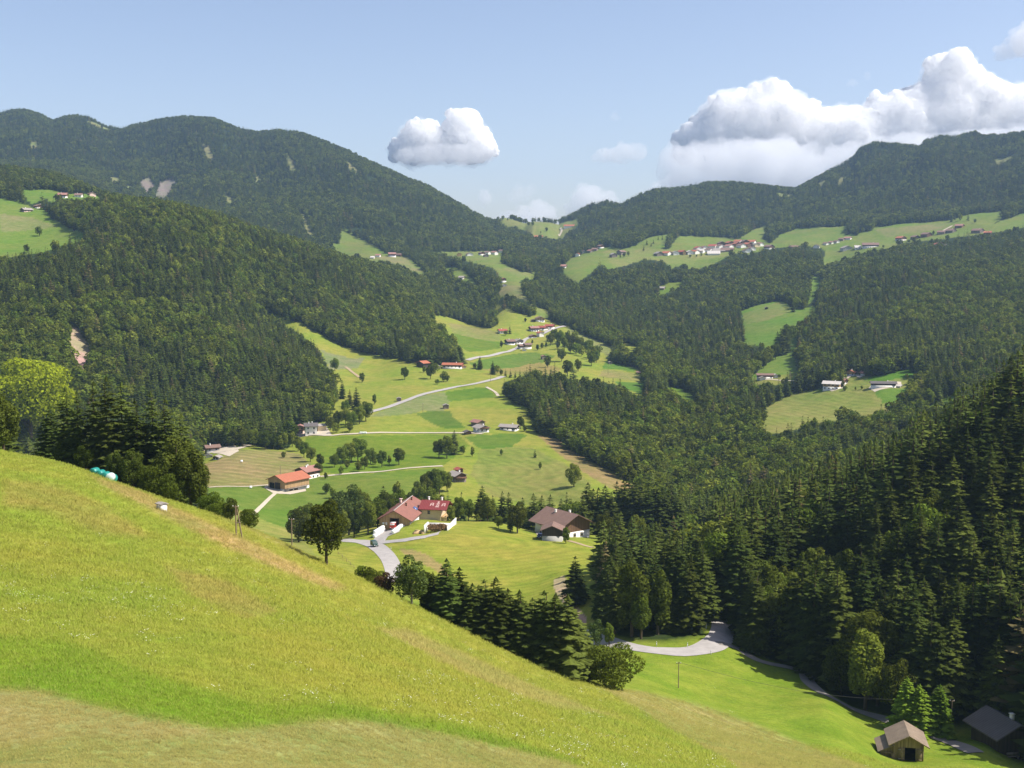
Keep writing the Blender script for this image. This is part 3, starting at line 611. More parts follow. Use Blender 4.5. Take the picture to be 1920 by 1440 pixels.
row("row spruces", "edging the hay slope below the birch", "spruce", "spruces edging the hay slope",
    "s 812 1160 78 180;s 838 1172 112 177;s 862 1180 104 180;s 886 1192 88 176;s 908 1205 106 179;s 930 1214 118 176;s 952 1224 108 180;s 974 1236 116 176;s 998 1246 112 179;s 1020 1255 132 176;s 1042 1266 138 174;s 1064 1274 142 173;s 1085 1280 104 180;s 824 1168 84 186;s 874 1190 84 184;s 898 1200 92 186;s 918 1212 96 186;s 942 1222 98 186;s 986 1245 104 187;s 1010 1254 108 185;s 1032 1264 116 186;s 1054 1272 118 184;s 1074 1280 120 182")
row("leafy trees mixed into the spruce row", "on the hay slope", "tree", "leafy trees in the spruce row", "d 800 1150 84 181;t 852 1172 100 184;p 1098 1272 74 182;b 1104 1285 60 178")
row("hedge bushes", "on the slope edge above the farm road", "bush", "hedge bushes by the farm road", "u 676 1074 16 182;u 690 1082 22 182;u 706 1094 26 180")
row("tall dark spruces", "behind the ash on the meadow crest", "spruce", "spruces behind the meadow crest",
    "s 128 900 150 205;s 150 898 146 200;s 182 905 172 202;s 206 908 186 198;s 234 915 182 200;s 258 920 158 198;s 288 928 178 200;s 316 938 176 198;s 344 940 150 202;s 12 870 110 215;s 98 890 120 212")
row("leafy trees", "in front of the tall dark spruces", "tree", "leafy trees before the spruces", "d 8 872 120 196;d 216 910 64 192;d 250 915 76 191;d 282 925 60 190;d 334 940 130 189;d 358 950 112 187;t 376 956 74 187;u 298 928 62 186;u 322 944 58 185;u 398 952 30 184;u 410 962 24 182;b 160 902 56 196;d 120 892 56 200")
row("grove trees", "between green barn field and big farm", "tree", "grove left of the big farm",
    "d 560 1002 58 430;d 582 1005 66 440;d 604 1000 62 445;p 634 995 74 450;p 654 992 86 455;d 672 985 78 460;b 690 998 60 430;b 708 985 54 440;d 640 1004 50 425;d 726 962 44 455;s 692 968 40 480;s 719 962 52 485;b 748 962 46 462;d 664 1000 52 428")
row("thicket trees", "between big farm and wooden garden house", "tree", "thicket behind the big farm", "b 768 948 26 545;d 786 938 40 560;d 798 932 46 570;d 812 926 50 580;b 824 920 42 588;b 838 912 28 595;b 806 940 28 550;b 780 950 20 530")
row("orchard trees", "beside the big farm on the knoll", "tree", "orchard trees on the knoll", "b 846 978 32;b 860 968 38 452;b 878 970 36 455;b 914 974 46 452;b 895 978 16;b 935 991 25;b 957 998 23;b 826 956 30 455;b 900 966 30 460")
row("spruces", "behind the orchard on the knoll", "spruce", "spruces behind the orchard", "s 840 940 22 500;s 904 960 50 470;s 942 960 40 480;s 954 960 38 490;s 1000 980 56 470;s 1016 972 44 480;s 1032 968 42 485;s 1052 962 28 500;s 980 968 36 485;s 924 962 34 485")
row("spruces of the belt", "behind the brown roofed farmhouse", "spruce", "spruce belt behind the farmhouse",
    "s 1093 996 66 440;s 1102 985 82 480;s 1112 985 70 490;s 1122 985 72 480;s 1134 985 76 495;s 1146 985 62 480;s 1156 985 84 500;s 1168 985 86 490;s 1178 985 98 500;s 1190 990 90 485;s 1202 990 94 500;s 1214 995 84 480;s 1228 995 92 490;s 1242 1000 84 480;s 1256 1000 90 490;s 1272 1005 80 480;b 1076 965 26 470")
row("trees", "around the long white house below the wood", "tree", "trees by the white farm", "b 620 806 26;b 634 801 32;b 648 796 32;b 660 800 30;b 674 795 36;b 686 790 38;b 630 812 20;b 656 810 20;s 642 748 36;s 656 764 34;s 668 768 42;b 648 775 26")
row("trees of the field copse", "below the white farm", "tree", "field copse below the white farm", "b 627 876 26;b 643 870 36;b 659 868 40;b 671 866 46;b 684 880 26;b 695 870 31;b 703 871 16;b 716 876 33;b 730 871 19;b 651 879 17;b 673 884 21;b 640 890 18")
row("trees of the hedgerow", "running down beside the striped hay field", "tree", "hedgerow beside the striped field", "b 559 846 30;b 570 858 32;b 582 866 29;b 600 876 27;b 597 893 26;b 611 898 13;b 579 891 16;b 612 926 22;b 624 934 21;b 548 838 30")
row("broad round trees", "at the wood foot by the striped field", "tree", "trees at the wood foot", "b 476 838 36;b 498 843 38;b 513 843 32;b 530 843 35;b 456 838 32")
row("trio trees", "in the meadow below the terrace farmhouse", "tree", "trio in the valley meadow", "b 823 858 36;b 838 859 43;s 852 852 46")
row("small trees dotted", "over the meadow below the grey roofed house", "tree", "dotted meadow trees", "b 868 852 18;b 940 854 13;s 1003 858 17;b 1013 880 15;b 886 856 20")
row("trees around the red roofed farm", "on the upper pasture", "tree", "trees at the red roofed farm", "b 795 699 13;b 807 711 28;b 816 700 20;b 820 721 11;b 832 716 22;b 838 716 15;b 890 692 12;b 902 694 14;s 900 692 24;s 924 702 26;b 932 700 16")
row("hedge conifers", "between road bend and valley wood", "tree", "hedge by the road bend", "s 948 706 15;s 957 708 16;s 966 708 13;s 975 709 18;s 984 710 16;s 994 712 20;s 1004 714 24;b 940 704 12")
row("hamlet copse trees", "right of the hamlet", "tree", "hamlet copse",
    "b 1032 648 24;b 1040 640 24;b 1050 645 26;b 1058 655 24;b 1064 640 20;b 1072 652 26;b 1078 640 20;b 1086 655 24;s 1092 650 22;b 1098 662 24;b 1106 660 24;b 1112 672 24;b 1120 668 22;b 1046 655 20;b 1090 668 20;b 1080 664 22;b 1104 674 20;b 1118 680 24;b 1070 662 22;s 1036 632 18")
row("fruit trees", "in the hamlet garden", "tree", "hamlet garden trees", "b 1008 657 12;b 1016 654 12;b 1024 652 11;b 940 652 14;b 998 645 9;s 956 626 17;b 948 629 10;b 985 604 8;b 932 610 9")
row("dark trees of the clump", "on the steep right hand clearing", "tree", "clump on the steep clearing", "s 1457 664 42;s 1463 666 50;s 1469 662 52;s 1474 655 48;b 1454 674 30;b 1478 648 40;b 1444 678 24;b 1432 690 24;b 1420 698 24;s 1412 690 26")
row("small trees", "on the skyline saddle meadow", "tree", "saddle trees", "b 943 412 8;b 952 414 6;b 991 424 9;b 999 424 9;b 1025 434 8;b 1014 438 5")
row("small firs dotted", "over the meadow left of the big village", "spruce", "firs left of the village", "s 1207 470 12;s 1213 459 11;s 1225 457 9;s 1234 450 9;s 1242 450 10;s 1221 462 9")
row("spruces of the ridge spit", "beside the upper terrace meadow", "spruce", "spruces on the terrace spit", "s 1487 585 22;s 1494 575 20;s 1480 572 18;b 1500 570 16;s 1505 580 20;s 1508 560 20;s 1524 557 12;b 1492 560 14")
row("small trees", "beside the right bench farmsteads", "tree", "trees at the bench farms", "b 1585 732 9;b 1604 732 8;b 1616 730 8;b 1700 712 12;b 1706 720 12;b 1461 709 8;b 1572 712 9;b 1625 690 12")
row("small trees", "along the far village terrace", "tree", "terrace trees", "b 1750 441 9;s 1784 416 14;s 1790 412 12;b 1800 414 14;b 1828 418 8;s 1815 414 16;b 1704 456 7;b 1656 465 6;b 1294 483 6;b 1306 482 5;b 1170 482 9;b 1178 480 9;b 1163 484 7;b 1315 480 5")
row("fir", "standing at the bend of the farm track beside the right bench strip", "spruce", None, "s 1735 780 22")

# ---- the near wood on the right: spruces with leafy trees along its lower edge, one object each
g = np.random.default_rng(21)
near = []; FOREST = []
sp_ = 5.1
for yy in np.arange(192, 500, sp_):
    for xx in np.arange(yy * .05, yy * .62, sp_):
        x = xx + g.uniform(-.42, .42) * sp_; y = yy + g.uniform(-.42, .42) * sp_
        i = int(np.clip(np.searchsorted(GU, x / y), 0, NU - 1)); j = int(np.clip(np.searchsorted(GV, math.log(y)), 0, NV - 1))
        if (OPEN[j, i] and not xx / yy > .46) or (y < 345 and not WOODM[j, i]): continue
        px, py = PX[j, i], PY[j, i]
        if px < 1128 or (px < 1330 and y > 350): continue
        h = g.uniform(16.5, 25.0); lf = vnoise(np.array([x / 30.0]), np.array([y / 30.0]), 8)[0]
        lower = py > 1050 and y < 290
        kind = 'spruce'
        if px < 1340: h *= .74; kind = 'tall' if lf > .62 and g.random() < .6 else 'spruce'
        elif lower and 1420 < px < 1800 and lf > .40: kind = g.choice(['tall', 'dark', 'tall']); h *= .70
        elif g.random() < .06: kind = 'round'; h *= .8
        # seen at all?
        top = (hz(x, y) + h) / y
        if top < GS[:j, i].max() : continue
        if x / y > .455: FOREST.append((x, y, h, 0)); continue
        near.append((y, x, h, kind, px))
near.sort()
for xa in np.arange(92.5, 108, 3.2):
    for ya in np.arange(188, 220, 3.6): FOREST.append((xa + g.uniform(-1, 1), ya + g.uniform(-1, 1), g.uniform(23, 28), 0))
for (px, Y, h) in ((1990, 206, 25), (2010, 198, 24), (2040, 210, 26), (1985, 215, 24), (2070, 200, 25), (2025, 190, 24), (1998, 184, 22), (2060, 186, 25), (2100, 206, 26), (2090, 193, 25), (2120, 182, 24), (2020, 219, 26)):
    FOREST.append((float(ray(px, 1400)[0]) * Y, Y, h, 0))      # trees standing just beyond the hut shade it
nsp = COUNT['spruce']; k_ = 0
for (y, x, h, kind, px) in near:
    if kind == 'spruce':
        if nsp + k_ >= 292: FOREST.append((x, y, h, 0)); continue
        k_ += 1
    elif y > 330: FOREST.append((x, y, h, 1)); continue
    if px < 1345:
        lab, gr = ("dark spruce in the copse on the inside of the road bend", 'spruces of the copse') if kind == 'spruce' else ("leafy tree among the spruces of the copse inside the road bend", 'leafy trees of the copse')
    else:
        lab, gr = ("dark spruce in the front ranks of the shaded wood above the track", 'spruces of the near wood') if kind == 'spruce' else ("leafy tree at the lower edge of the shaded wood above the track", 'leafy trees of the near wood')
    plant(kind, x, y, h, lab, 'spruce' if kind == 'spruce' else 'tree', gr, True, 1.12 if kind == 'spruce' else 1.05)
print('near wood', len(near), 'individual', COUNT)

# ---- the far woods: nobody could count them: one object of stuff
VOPEN = np.zeros((480, 640), bool)          # directions in which open land shows
vy, vx = np.mgrid[0:480, 0:640]
for k in range(N_OPEN): VOPEN |= inside(FIELDS[k][0], vx * 3 + 1.5, vy * 3 + 1.5)
CM = np.maximum.accumulate(GS, axis=0)
Y = 330.0
while Y < 3900:
    s = 4.1 + Y * .0011
    xs = np.arange(-.50 * Y, .50 * Y, s); n = len(xs)
    x = xs + g.uniform(-.45, .45, n) * s; y = np.clip(Y + g.uniform(-.45, .45, n) * s, 310, None); Y += s
    i = np.clip(np.searchsorted(GU, x / y), 0, NU - 1); j = np.clip(np.searchsorted(GV, np.log(y)), 0, NV - 1)
    z = hz(x, y); broad = (fbm(x / 120, y / 120, 3, 41) > .03) & (g.random(n) < .75) | (g.random(n) < .16)
    h = g.uniform(10.5, 19, n) * np.where(broad, .82, 1.0) * (1 - .18 * np.clip((y - 2400) / 1000, 0, 1))
    px0, py0 = project(x, y, z); ok = ~OPEN[j, i] & ~BARE[j, i] & (y > 500)
    ok &= (z + h) / y >= CM[np.maximum(j - 1, 0), i] - 1e-4
    for f, pr in ((.30, 0.0), (.62, .12), (.9, .35)):
        px, py = project(x, y, z + h * f); a = np.clip((py / 3).astype(int), 0, 479); b = np.clip((px / 3).astype(int), 0, 639)
        ok &= ~(VOPEN[a, b] & (py < 960)) | (g.random(n) < pr)
    # keep clear of the rocky gaps
    gap = fbm(x / 60, y / 60, 3, 77) > .30
    ok &= ~(gap & (y > 2000))
    for q in np.nonzero(ok)[0]: FOREST.append((x[q], y[q], h[q], int(broad[q])))
FA = np.array(FOREST); print('forest', len(FA))
fz = hz(FA[:, 0], FA[:, 1]) - .3
fm = bpy.data.meshes.new('forest'); fm.vertices.add(len(FA)); fm.vertices.foreach_set('co', np.stack([FA[:, 0], FA[:, 1], fz], 1).astype(np.float32).ravel())
isfar = FA[:, 1] > 1500
ci = np.where(FA[:, 3] > 0, np.where(isfar, g.integers(0, 3, len(FA)), 3 + g.integers(0, 5, len(FA))), np.where(isfar, 8 + g.integers(0, 4, len(FA)), 12 + g.integers(0, 5, len(FA))))
for nm, ty, val in (('kind_index', 'INT', ci), ('turn', 'FLOAT', g.uniform(0, 6.28, len(FA)))):
    a = fm.attributes.new(nm, ty, 'POINT'); a.data.foreach_set('value', val.astype(np.int32 if ty == 'INT' else np.float32))
wdt = np.where(FA[:, 3] > 0, g.uniform(1.0, 1.4, len(FA)), g.uniform(1.05, 1.6, len(FA)))
a = fm.attributes.new('size', 'FLOAT_VECTOR', 'POINT'); a.data.foreach_set('vector', np.stack([FA[:, 2] * wdt, FA[:, 2] * wdt, FA[:, 2]], 1).astype(np.float32).ravel())
lib = bpy.data.collections.new('tree_library')
for k, m in enumerate(FARBR + MIDBR + FARSP + MIDSP): lib.objects.link(bpy.data.objects.new(f'tree_kind_{k:02d}', m))
def scatter_group(name, lib):
    t = bpy.data.node_groups.new(name, 'GeometryNodeTree')
    t.interface.new_socket('Geometry', in_out='INPUT', socket_type='NodeSocketGeometry'); t.interface.new_socket('Geometry', in_out='OUTPUT', socket_type='NodeSocketGeometry')
    n = t.nodes.new; L = t.links.new; gi = n('NodeGroupInput'); go = n('NodeGroupOutput')
    ci_ = n('GeometryNodeCollectionInfo'); ci_.inputs['Collection'].default_value = lib; ci_.inputs['Separate Children'].default_value = True; ci_.inputs['Reset Children'].default_value = True
    def at_(nm, ty):
        a = n('GeometryNodeInputNamedAttribute'); a.data_type = ty; a.inputs['Name'].default_value = nm; return a.outputs['Attribute']
    ip = n('GeometryNodeInstanceOnPoints'); ip.inputs['Pick Instance'].default_value = True
    cx = n('ShaderNodeCombineXYZ'); L(at_('turn', 'FLOAT'), cx.inputs[2])
    L(gi.outputs[0], ip.inputs['Points']); L(ci_.outputs[0], ip.inputs['Instance']); L(at_('kind_index', 'INT'), ip.inputs['Instance Index'])
    L(cx.outputs[0], ip.inputs['Rotation']); L(at_('size', 'FLOAT_VECTOR'), ip.inputs['Scale']); L(ip.outputs[0], go.inputs[0])
    return t
fo = link(bpy.data.objects.new('forest', fm)); tag(fo, 'dense mixed spruce forest covering the mountainsides and valley flanks', 'forest', None, 'stuff')
md = fo.modifiers.new('trees', 'NODES'); md.node_group = scatter_group('forest_scatter', lib)
# ------------------------------------------------------------------ buildings
def boxes(L):
    """list of (cx,cy,cz,sx,sy,sz[,rotz]) -> arrays"""
    V = []; Q = []; B = np.array([(-1, -1, -1), (1, -1, -1), (1, 1, -1), (-1, 1, -1), (-1, -1, 1), (1, -1, 1), (1, 1, 1), (-1, 1, 1)]) / 2
    fq = np.array([(0, 3, 2, 1), (4, 5, 6, 7), (0, 1, 5, 4), (1, 2, 6, 5), (2, 3, 7, 6), (3, 0, 4, 7)])
    for b in L:
        v = B * np.array(b[3:6])
        if len(b) > 6: c, s = math.cos(b[6]), math.sin(b[6]); v = v @ np.array([(c, s, 0), (-s, c, 0), (0, 0, 1)])
        Q.append(fq + len(V) * 8); V.append(v + np.array(b[:3]))
    return np.vstack(V), np.vstack(Q)
def boxmesh(name, L, mat): v, q = boxes(L); return nmesh(name, v, q, [mat])
def beam(a, b, w):
    """square bar from a to b as verts, quads"""
    return tube([a, b], [w * .7, w * .7], 4)
def prism(name, prof, y0, y1, mat):
    """profile in x,z extruded along y"""
    n = len(prof); V = [(x, y0, z) for x, z in prof] + [(x, y1, z) for x, z in prof]
    q = [(i, (i + 1) % n, n + (i + 1) % n, n + i) for i in range(n)]
    me = bpy.data.meshes.new(name); me.from_pydata(V, [], [tuple(range(n))[::-1], tuple(range(n, 2 * n))] + q); me.materials.append(mat)
    bm = bmesh.new(); bm.from_mesh(me); bmesh.ops.recalc_face_normals(bm, faces=bm.faces); bm.to_mesh(me); bm.free(); return me
def child(name, me, par, loc=None, rz=0.0, label=None):
    o = link(bpy.data.objects.new(name, me), par)
    if loc is not None: o.location = loc
    o.rotation_euler.z = rz
    if label: o['label'] = label
    return o
def tilemat(name, col, pitchscale=.6, var=.26):
    t = NT(name); tc = t.n('ShaderNodeTexCoord').outputs['Object']
    nz = t.noise(tc, .55, 5, .65); n2 = t.noise(tc, 6, 2)
    w = t.n('ShaderNodeTexWave', {'Vector': tc, 'Scale': pitchscale, 'Distortion': .6, 'Detail': 1}, bands_direction='Y').outputs['Fac']
    f = t.math('MULTIPLY', t.math('MULTIPLY_ADD', nz, 2.2 * var, 1 - 1.1 * var), t.math('MULTIPLY_ADD', w, .30, .85)); f = t.math('MULTIPLY', f, t.math('MULTIPLY_ADD', n2, .3, .85))
    bp = t.n('ShaderNodeBump', {'Strength': .4, 'Distance': .06, 'Height': w}).outputs[0]
    return t.finish(t.mul(RGB(*col), t.grey(f)), .75, bp, .2)
def woodmat(name, col, var=.35, board=3.0):
    t = NT(name); tc = t.n('ShaderNodeTexCoord').outputs['Object']; sx = t.n('ShaderNodeSeparateXYZ', {0: tc})
    b = t.math('FLOOR', t.math('MULTIPLY', t.math('ADD', sx.outputs[0], t.math('MULTIPLY', sx.outputs[1], 1.0)), board))
    wn = t.n('ShaderNodeTexWhiteNoise', {'W': b}, noise_dimensions='1D').outputs[0]
    gr = t.noise(t.n('ShaderNodeMapping', {'Vector': tc, 'Scale': (9, 9, .8)}).outputs[0], 1.4, 4, .65); st = t.noise(tc, .5, 3)
    f = t.math('MULTIPLY', t.math('MULTIPLY_ADD', wn, var, 1 - var / 2), t.math('MULTIPLY_ADD', gr, .7, .65)); f = t.math('MULTIPLY', f, t.math('MULTIPLY_ADD', st, .5, .75))
    bp = t.n('ShaderNodeBump', {'Strength': .35, 'Distance': .03, 'Height': gr}).outputs[0]
    return t.finish(t.mul(RGB(*col), t.grey(f)), .85, bp, .15)
RM = {'br': tilemat('brown_roof_tile', (.20, .125, .098)), 'rd': tilemat('red_roof_tile', (.32, .085, .06)), 'or': tilemat('orange_roof_tile', (.36, .125, .07)), 'gr': tilemat('grey_shingle', (.30, .265, .235)),
      'dk': tilemat('dark_slate', (.12, .105, .10)), 'pk': tilemat('faded_red_tile', (.30, .155, .125)), 'fr': tilemat('faded_red_sheet', (.235, .105, .08), .5, .25), 'mr': tilemat('maroon_sheet_roof', (.20, .040, .040), .5, .1), 'wt': tilemat('pale_sheet_roof', (.50, .46, .42)),
      'sh': tilemat('weathered_wood_shingle', (.215, .165, .12), .75, .5)}
WM = {'w': simple('white_render', (.78, .75, .69), .85, .07, .8, .15), 'c': simple('cream_render', (.70, .56, .36), .85, .08, .8, .15), 'g': simple('grey_concrete', (.42, .41, .38), .9, .14, .8, .1), 'o': simple('ochre_render', (.66, .42, .16), .85, .08, .8),
      'y': simple('pale_tan_boarding', (.62, .50, .34), .85, .12, 1.2), 'p': simple('pinkish_render', (.70, .50, .42), .85, .08, .8), 't': woodmat('larch_boards', (.40, .265, .135)), 'b': woodmat('brown_boards', (.165, .095, .058)), 'k': woodmat('dark_tarred_boards', (.060, .046, .038)),
      'h': woodmat('hay_barn_boards', (.27, .20, .105), .55, 4.2), 'n': woodmat('grey_boards', (.22, .18, .145)), 'q': simple('teal_render', (.20, .48, .46), .8, .06)}
M_GLASS = simple('window_glass', (.035, .04, .05), .12, .2, 1, .5); M_FRAME = simple('window_frame', (.55, .47, .36), .7, .1); M_DARK = simple('dark_interior', (.012, .011, .010), .95, .1)
M_WHITE = simple('white_paint', (.8, .79, .76), .6, .05); M_RED = simple('red_paint', (.55, .035, .02), .45, .1, 2, .4); M_METAL = simple('grey_metal', (.35, .35, .35), .45, .15, 2, .5)
M_POLE = simple('weathered_pole', (.23, .175, .12), .9, .25, 3, .1, .2, (1, 1, .3)); M_RUBBER = simple('tyre_rubber', (.02, .02, .02), .9, .2)
M_PLANK = simple('fresh_timber', (.66, .47, .25), .8, .2, 3.0)
FRAME_ME = boxmesh('window', [(0, 0, .66, 1.1, .10, .12), (0, 0, -.66, 1.25, .16, .10), (-.5, 0, 0, .1, .10, 1.2), (.5, 0, 0, .1, .10, 1.2), (0, 0, 0, .05, .08, 1.2)], M_FRAME)
PANE_ME = boxmesh('pane', [(0, .0, 0, .92, .05, 1.2)], M_GLASS)
SMALLWIN = boxmesh('window', [(0, 0, 0, 1.0, .12, 1.15)], M_GLASS)
def win(par, x, y, z, rz, detail, s=1.0):
    f = child('window', FRAME_ME if detail > 1 else SMALLWIN, par, (x, y, z), rz); f.scale = (s, 1, s)
    if detail > 1: child('pane', PANE_ME, f)
def roofmesh(W, L, He, pitch, oh, th, mat, name='roof', ohs=None):
    """gable roof, ridge along y"""
    hw = W / 2 + oh; t = math.tan(R(pitch)); zr = He + W / 2 * t; ze = zr - hw * t; y = L / 2 + (ohs if ohs is not None else oh)
    return prism(name, [(-hw, ze), (0, zr), (hw, ze), (hw, ze + th), (0, zr + th * 1.05), (-hw, ze + th)], -y, y, mat), zr
NHOUSE = [0]
def house(px, py, W, L, rot, He, roof, lower, upper, label, cat='house', name='farmhouse', group=None, detail=1, split=.5, pitch=22, oh=1.0, chim=1, balc=0, wins=True, pos=None, th=.22):
    p = at(px, py) if pos is None else pos
    r = R(rot); d = (W * abs(math.sin(r)) + L * abs(math.cos(r))) * .5
    if pos is None: p = Vector((p.x + p.x / p.y * d, p.y + d, p.z))
    o = link(bpy.data.objects.new(name, None)); o.location = p; o.rotation_euler.z = r; tag(o, label, cat, group); o.empty_display_size = .2
    hw = W / 2; t = math.tan(R(pitch)); zs = He * split
    if upper:
        child('wall', boxmesh('wall', [(0, 0, (zs - 4) / 2, W, L, zs + 4)], WM[lower]), o)
        child('timber_storey', prism('timber_storey', [(-hw - .04, zs), (hw + .04, zs), (hw + .04, He - .03), (0, He + hw * t - .05), (-hw - .04, He - .03)], -L / 2 - .04, L / 2 + .04, WM[upper]), o)
    else:
        child('wall', prism('wall', [(-hw, -4), (hw, -4), (hw, He - .03), (0, He + hw * t - .05), (-hw, He - .03)], -L / 2, L / 2, WM[lower]), o)
    rm, zr = roofmesh(W, L, He, pitch, oh, th, RM[roof]); rf = child('roof', rm, o)
    for k in range(chim):
        cy = L * (-.18 + .3 * k); cx = (.10 - .22 * k) * W; cz = zr - abs(cx) * t
        child('chimney', boxmesh('chimney', [(cx, cy, cz + .35, .6, .6, 1.6), (cx, cy, cz + 1.2, .8, .8, .12)], WM['w']), rf)
    if detail >= 1 and wins:
        nf = max(1, round(He / 2.8)); ng = max(2, int(W / 3.0)); nl = max(2, int(L / 3.2)); hh = He / nf
        pr = .075
        for fl in range(nf):
            z = hh * (fl + .52)
            for k in range(ng): x = W * ((k + .5) / ng - .5); win(o, x, -L / 2 - pr, z, 0, detail)
            if detail > 1 or abs(rot) > 12:
                for k in range(nl):
                    y = L * ((k + .5) / nl - .5)
                    for sg in ((1,) if (rot < 0 and detail < 2) else (-1,) if detail < 2 else (1, -1)): win(o, sg * (hw + pr), y, z, R(90), detail)
        if hw * t > 1.9:
            win(o, 0, -L / 2 - pr, He + hw * t * .3, 0, detail, .8)
    if balc:
        b = [(0, -L / 2 - .62, zs, W * .92, 1.2, .14), (0, -L / 2 - 1.18, zs + .55, W * .92, .08, .85)] + [(W * .46 * s, -L / 2 - .6, zs + .5, .08, 1.1, .9) for s in (-1, 1)]
        child('balcony', boxmesh('balcony', b, WM['b']), o)
    NHOUSE[0] += 1
    return o
def px2m(n, px, py): return n * at(px, py).y / F

# --- the big farm on the knoll
bp = at(742, 991); o = link(bpy.data.objects.new('barn_farmhouse', None)); rot = -9
o.location = (bp.x + 1.6, bp.y + 14, bp.z); o.rotation_euler.z = R(rot)
tag(o, 'big farm barn with faded red roof, timber gable and red truck in its doorway', 'barn')
W, L, He, pt = 11.6, 27.0, 3.4, 29; t_ = math.tan(R(pt)); hw = W / 2
gz = [(-hw, -1.2), (-1.6, -1.2), (-1.6, 3.6), (1.6, 3.6), (1.6, -1.2), (hw, -1.2), (hw, He), (0, He + hw * t_), (-hw, He)]
child('gable_wall', prism('gable_wall', gz, -L / 2, -L / 2 + .3, WM['t']), o)
child('gable_wall', prism('gable_wall', [(-hw, -3), (hw, -3), (hw, He), (0, He + hw * t_), (-hw, He)], L / 2 - .3, L / 2, WM['t']), o)
child('side_wall', boxmesh('side_wall', [(-hw + .15, 0, 0, .3, L - .62, He * 2 - .1)], WM['t']), o)
child('side_wall', boxmesh('side_wall', [(hw - .15, 0, -.9, .32, L - .62, 7.6)], WM['w']), o, label='white rendered side wall')
child('timber_strip', boxmesh('timber_strip', [(hw - .1, 0, 3.12, .36, L - .66, .5)], WM['k']), o)
child('plinth', boxmesh('plinth', [(0, -L / 2 + .12, -3.2, W, .36, 3.98)], WM['g']), o)
child('floor', boxmesh('floor', [(0, 0, -1.0, W - .7, L - .7, .2)], M_DARK), o)
rm, zr = roofmesh(W, L, He, pt, 1.1, .25, RM['fr']); rf = child('roof', rm, o)
child('ridge_cap', boxmesh('ridge_cap', [(0, 0, zr + .28, .34, L + 2.1, .10)], RM['wt']), rf)
child('chimney', boxmesh('chimney', [(-2.2, 4.5, zr - .5, .8, .8, 2.4), (-2.2, 4.5, zr + .85, 1.3, 1.3, .16)], WM['p']), rf)
for (vx, vy) in ((1.1, 8.8), (1.5, -1.5)): child('roof_vent', boxmesh('roof_vent', [(vx, vy, zr - vx * t_ + .7, .5, .5, 1.0), (vx, vy, zr - vx * t_ + 1.3, .75, .75, .25)], WM['b']), rf)
sp = child('solar_panel', boxmesh('solar_panel', [(0, 0, 0, 1.9, 2.8, .10)], simple('solar_glass', (.10, .14, .30), .2, .1, 2, .5)), rf); sp.location = (4.4, 1.8, zr - 4.4 * t_ + .36); sp.rotation_euler = (0, R(pt), 0)
for sx_, w_ in ((-4.3, .9), (-3.1, .7), (3.0, 1.8)): child('sign_board', boxmesh('sign_board', [(sx_, -L / 2 - .06, 1.6 if sx_ < 0 else .9, w_, .08, 1.0 if sx_ < 0 else .8)], M_WHITE), o)
child('doorway', boxmesh('doorway', [(-1.7, -L / 2 - .05, 1.3, .18, .2, 5.0), (1.7, -L / 2 - .05, 1.3, .18, .2, 5.0), (0, -L / 2 - .05, 3.7, 3.6, .2, .22)], WM['b']), o)
BARN_O = o
# its new wing with writing on the roof
w = link(bpy.data.objects.new('farmhouse_wing', None)); w.location = o.matrix_basis @ Vector((11.2, 6.6, 0)); w.rotation_euler.z = R(rot + 88)
tag(w, 'unfinished tan house wing with maroon roof and pale lettering beside the big barn', 'house')
W2, L2, H2 = 9.0, 10.6, 4.5; p2 = 26; t2 = math.tan(R(p2))
child('wall', prism('wall', [(-W2 / 2, -3.5), (W2 / 2, -3.5), (W2 / 2, H2 - .03), (0, H2 + W2 / 2 * t2 - .06), (-W2 / 2, H2 - .03)], -L2 / 2 + 2.2, L2 / 2, WM['y']), w)
rm, zr2 = roofmesh(W2, L2, H2, p2, .9, .22, RM['mr'], ohs=.3); rf2 = child('roof', rm, w)
for cy in (3.0, -2.2): child('chimney', boxmesh('chimney', [(1.0, cy, zr2 + .2, .6, .6, 1.8), (1.0, cy, zr2 + 1.2, .85, .85, .14)], WM['w']), rf2)
for sx_ in (-3.9, 3.9): child('post', boxmesh('post', [(sx_, -L2 / 2 + .2, 1.0, .2, .2, 7.0)], M_PLANK), w)
win(w, -W2 / 2 - .075, 1.6, 3.0, R(90), 2, 1.0)
child('balcony', boxmesh('balcony', [(0, -L2 / 2 + 1.2, 1.2, 8.0, 2.0, .2), (0, -L2 / 2 + .25, 1.8, 8.0, .1, 1.0)], M_PLANK), w)
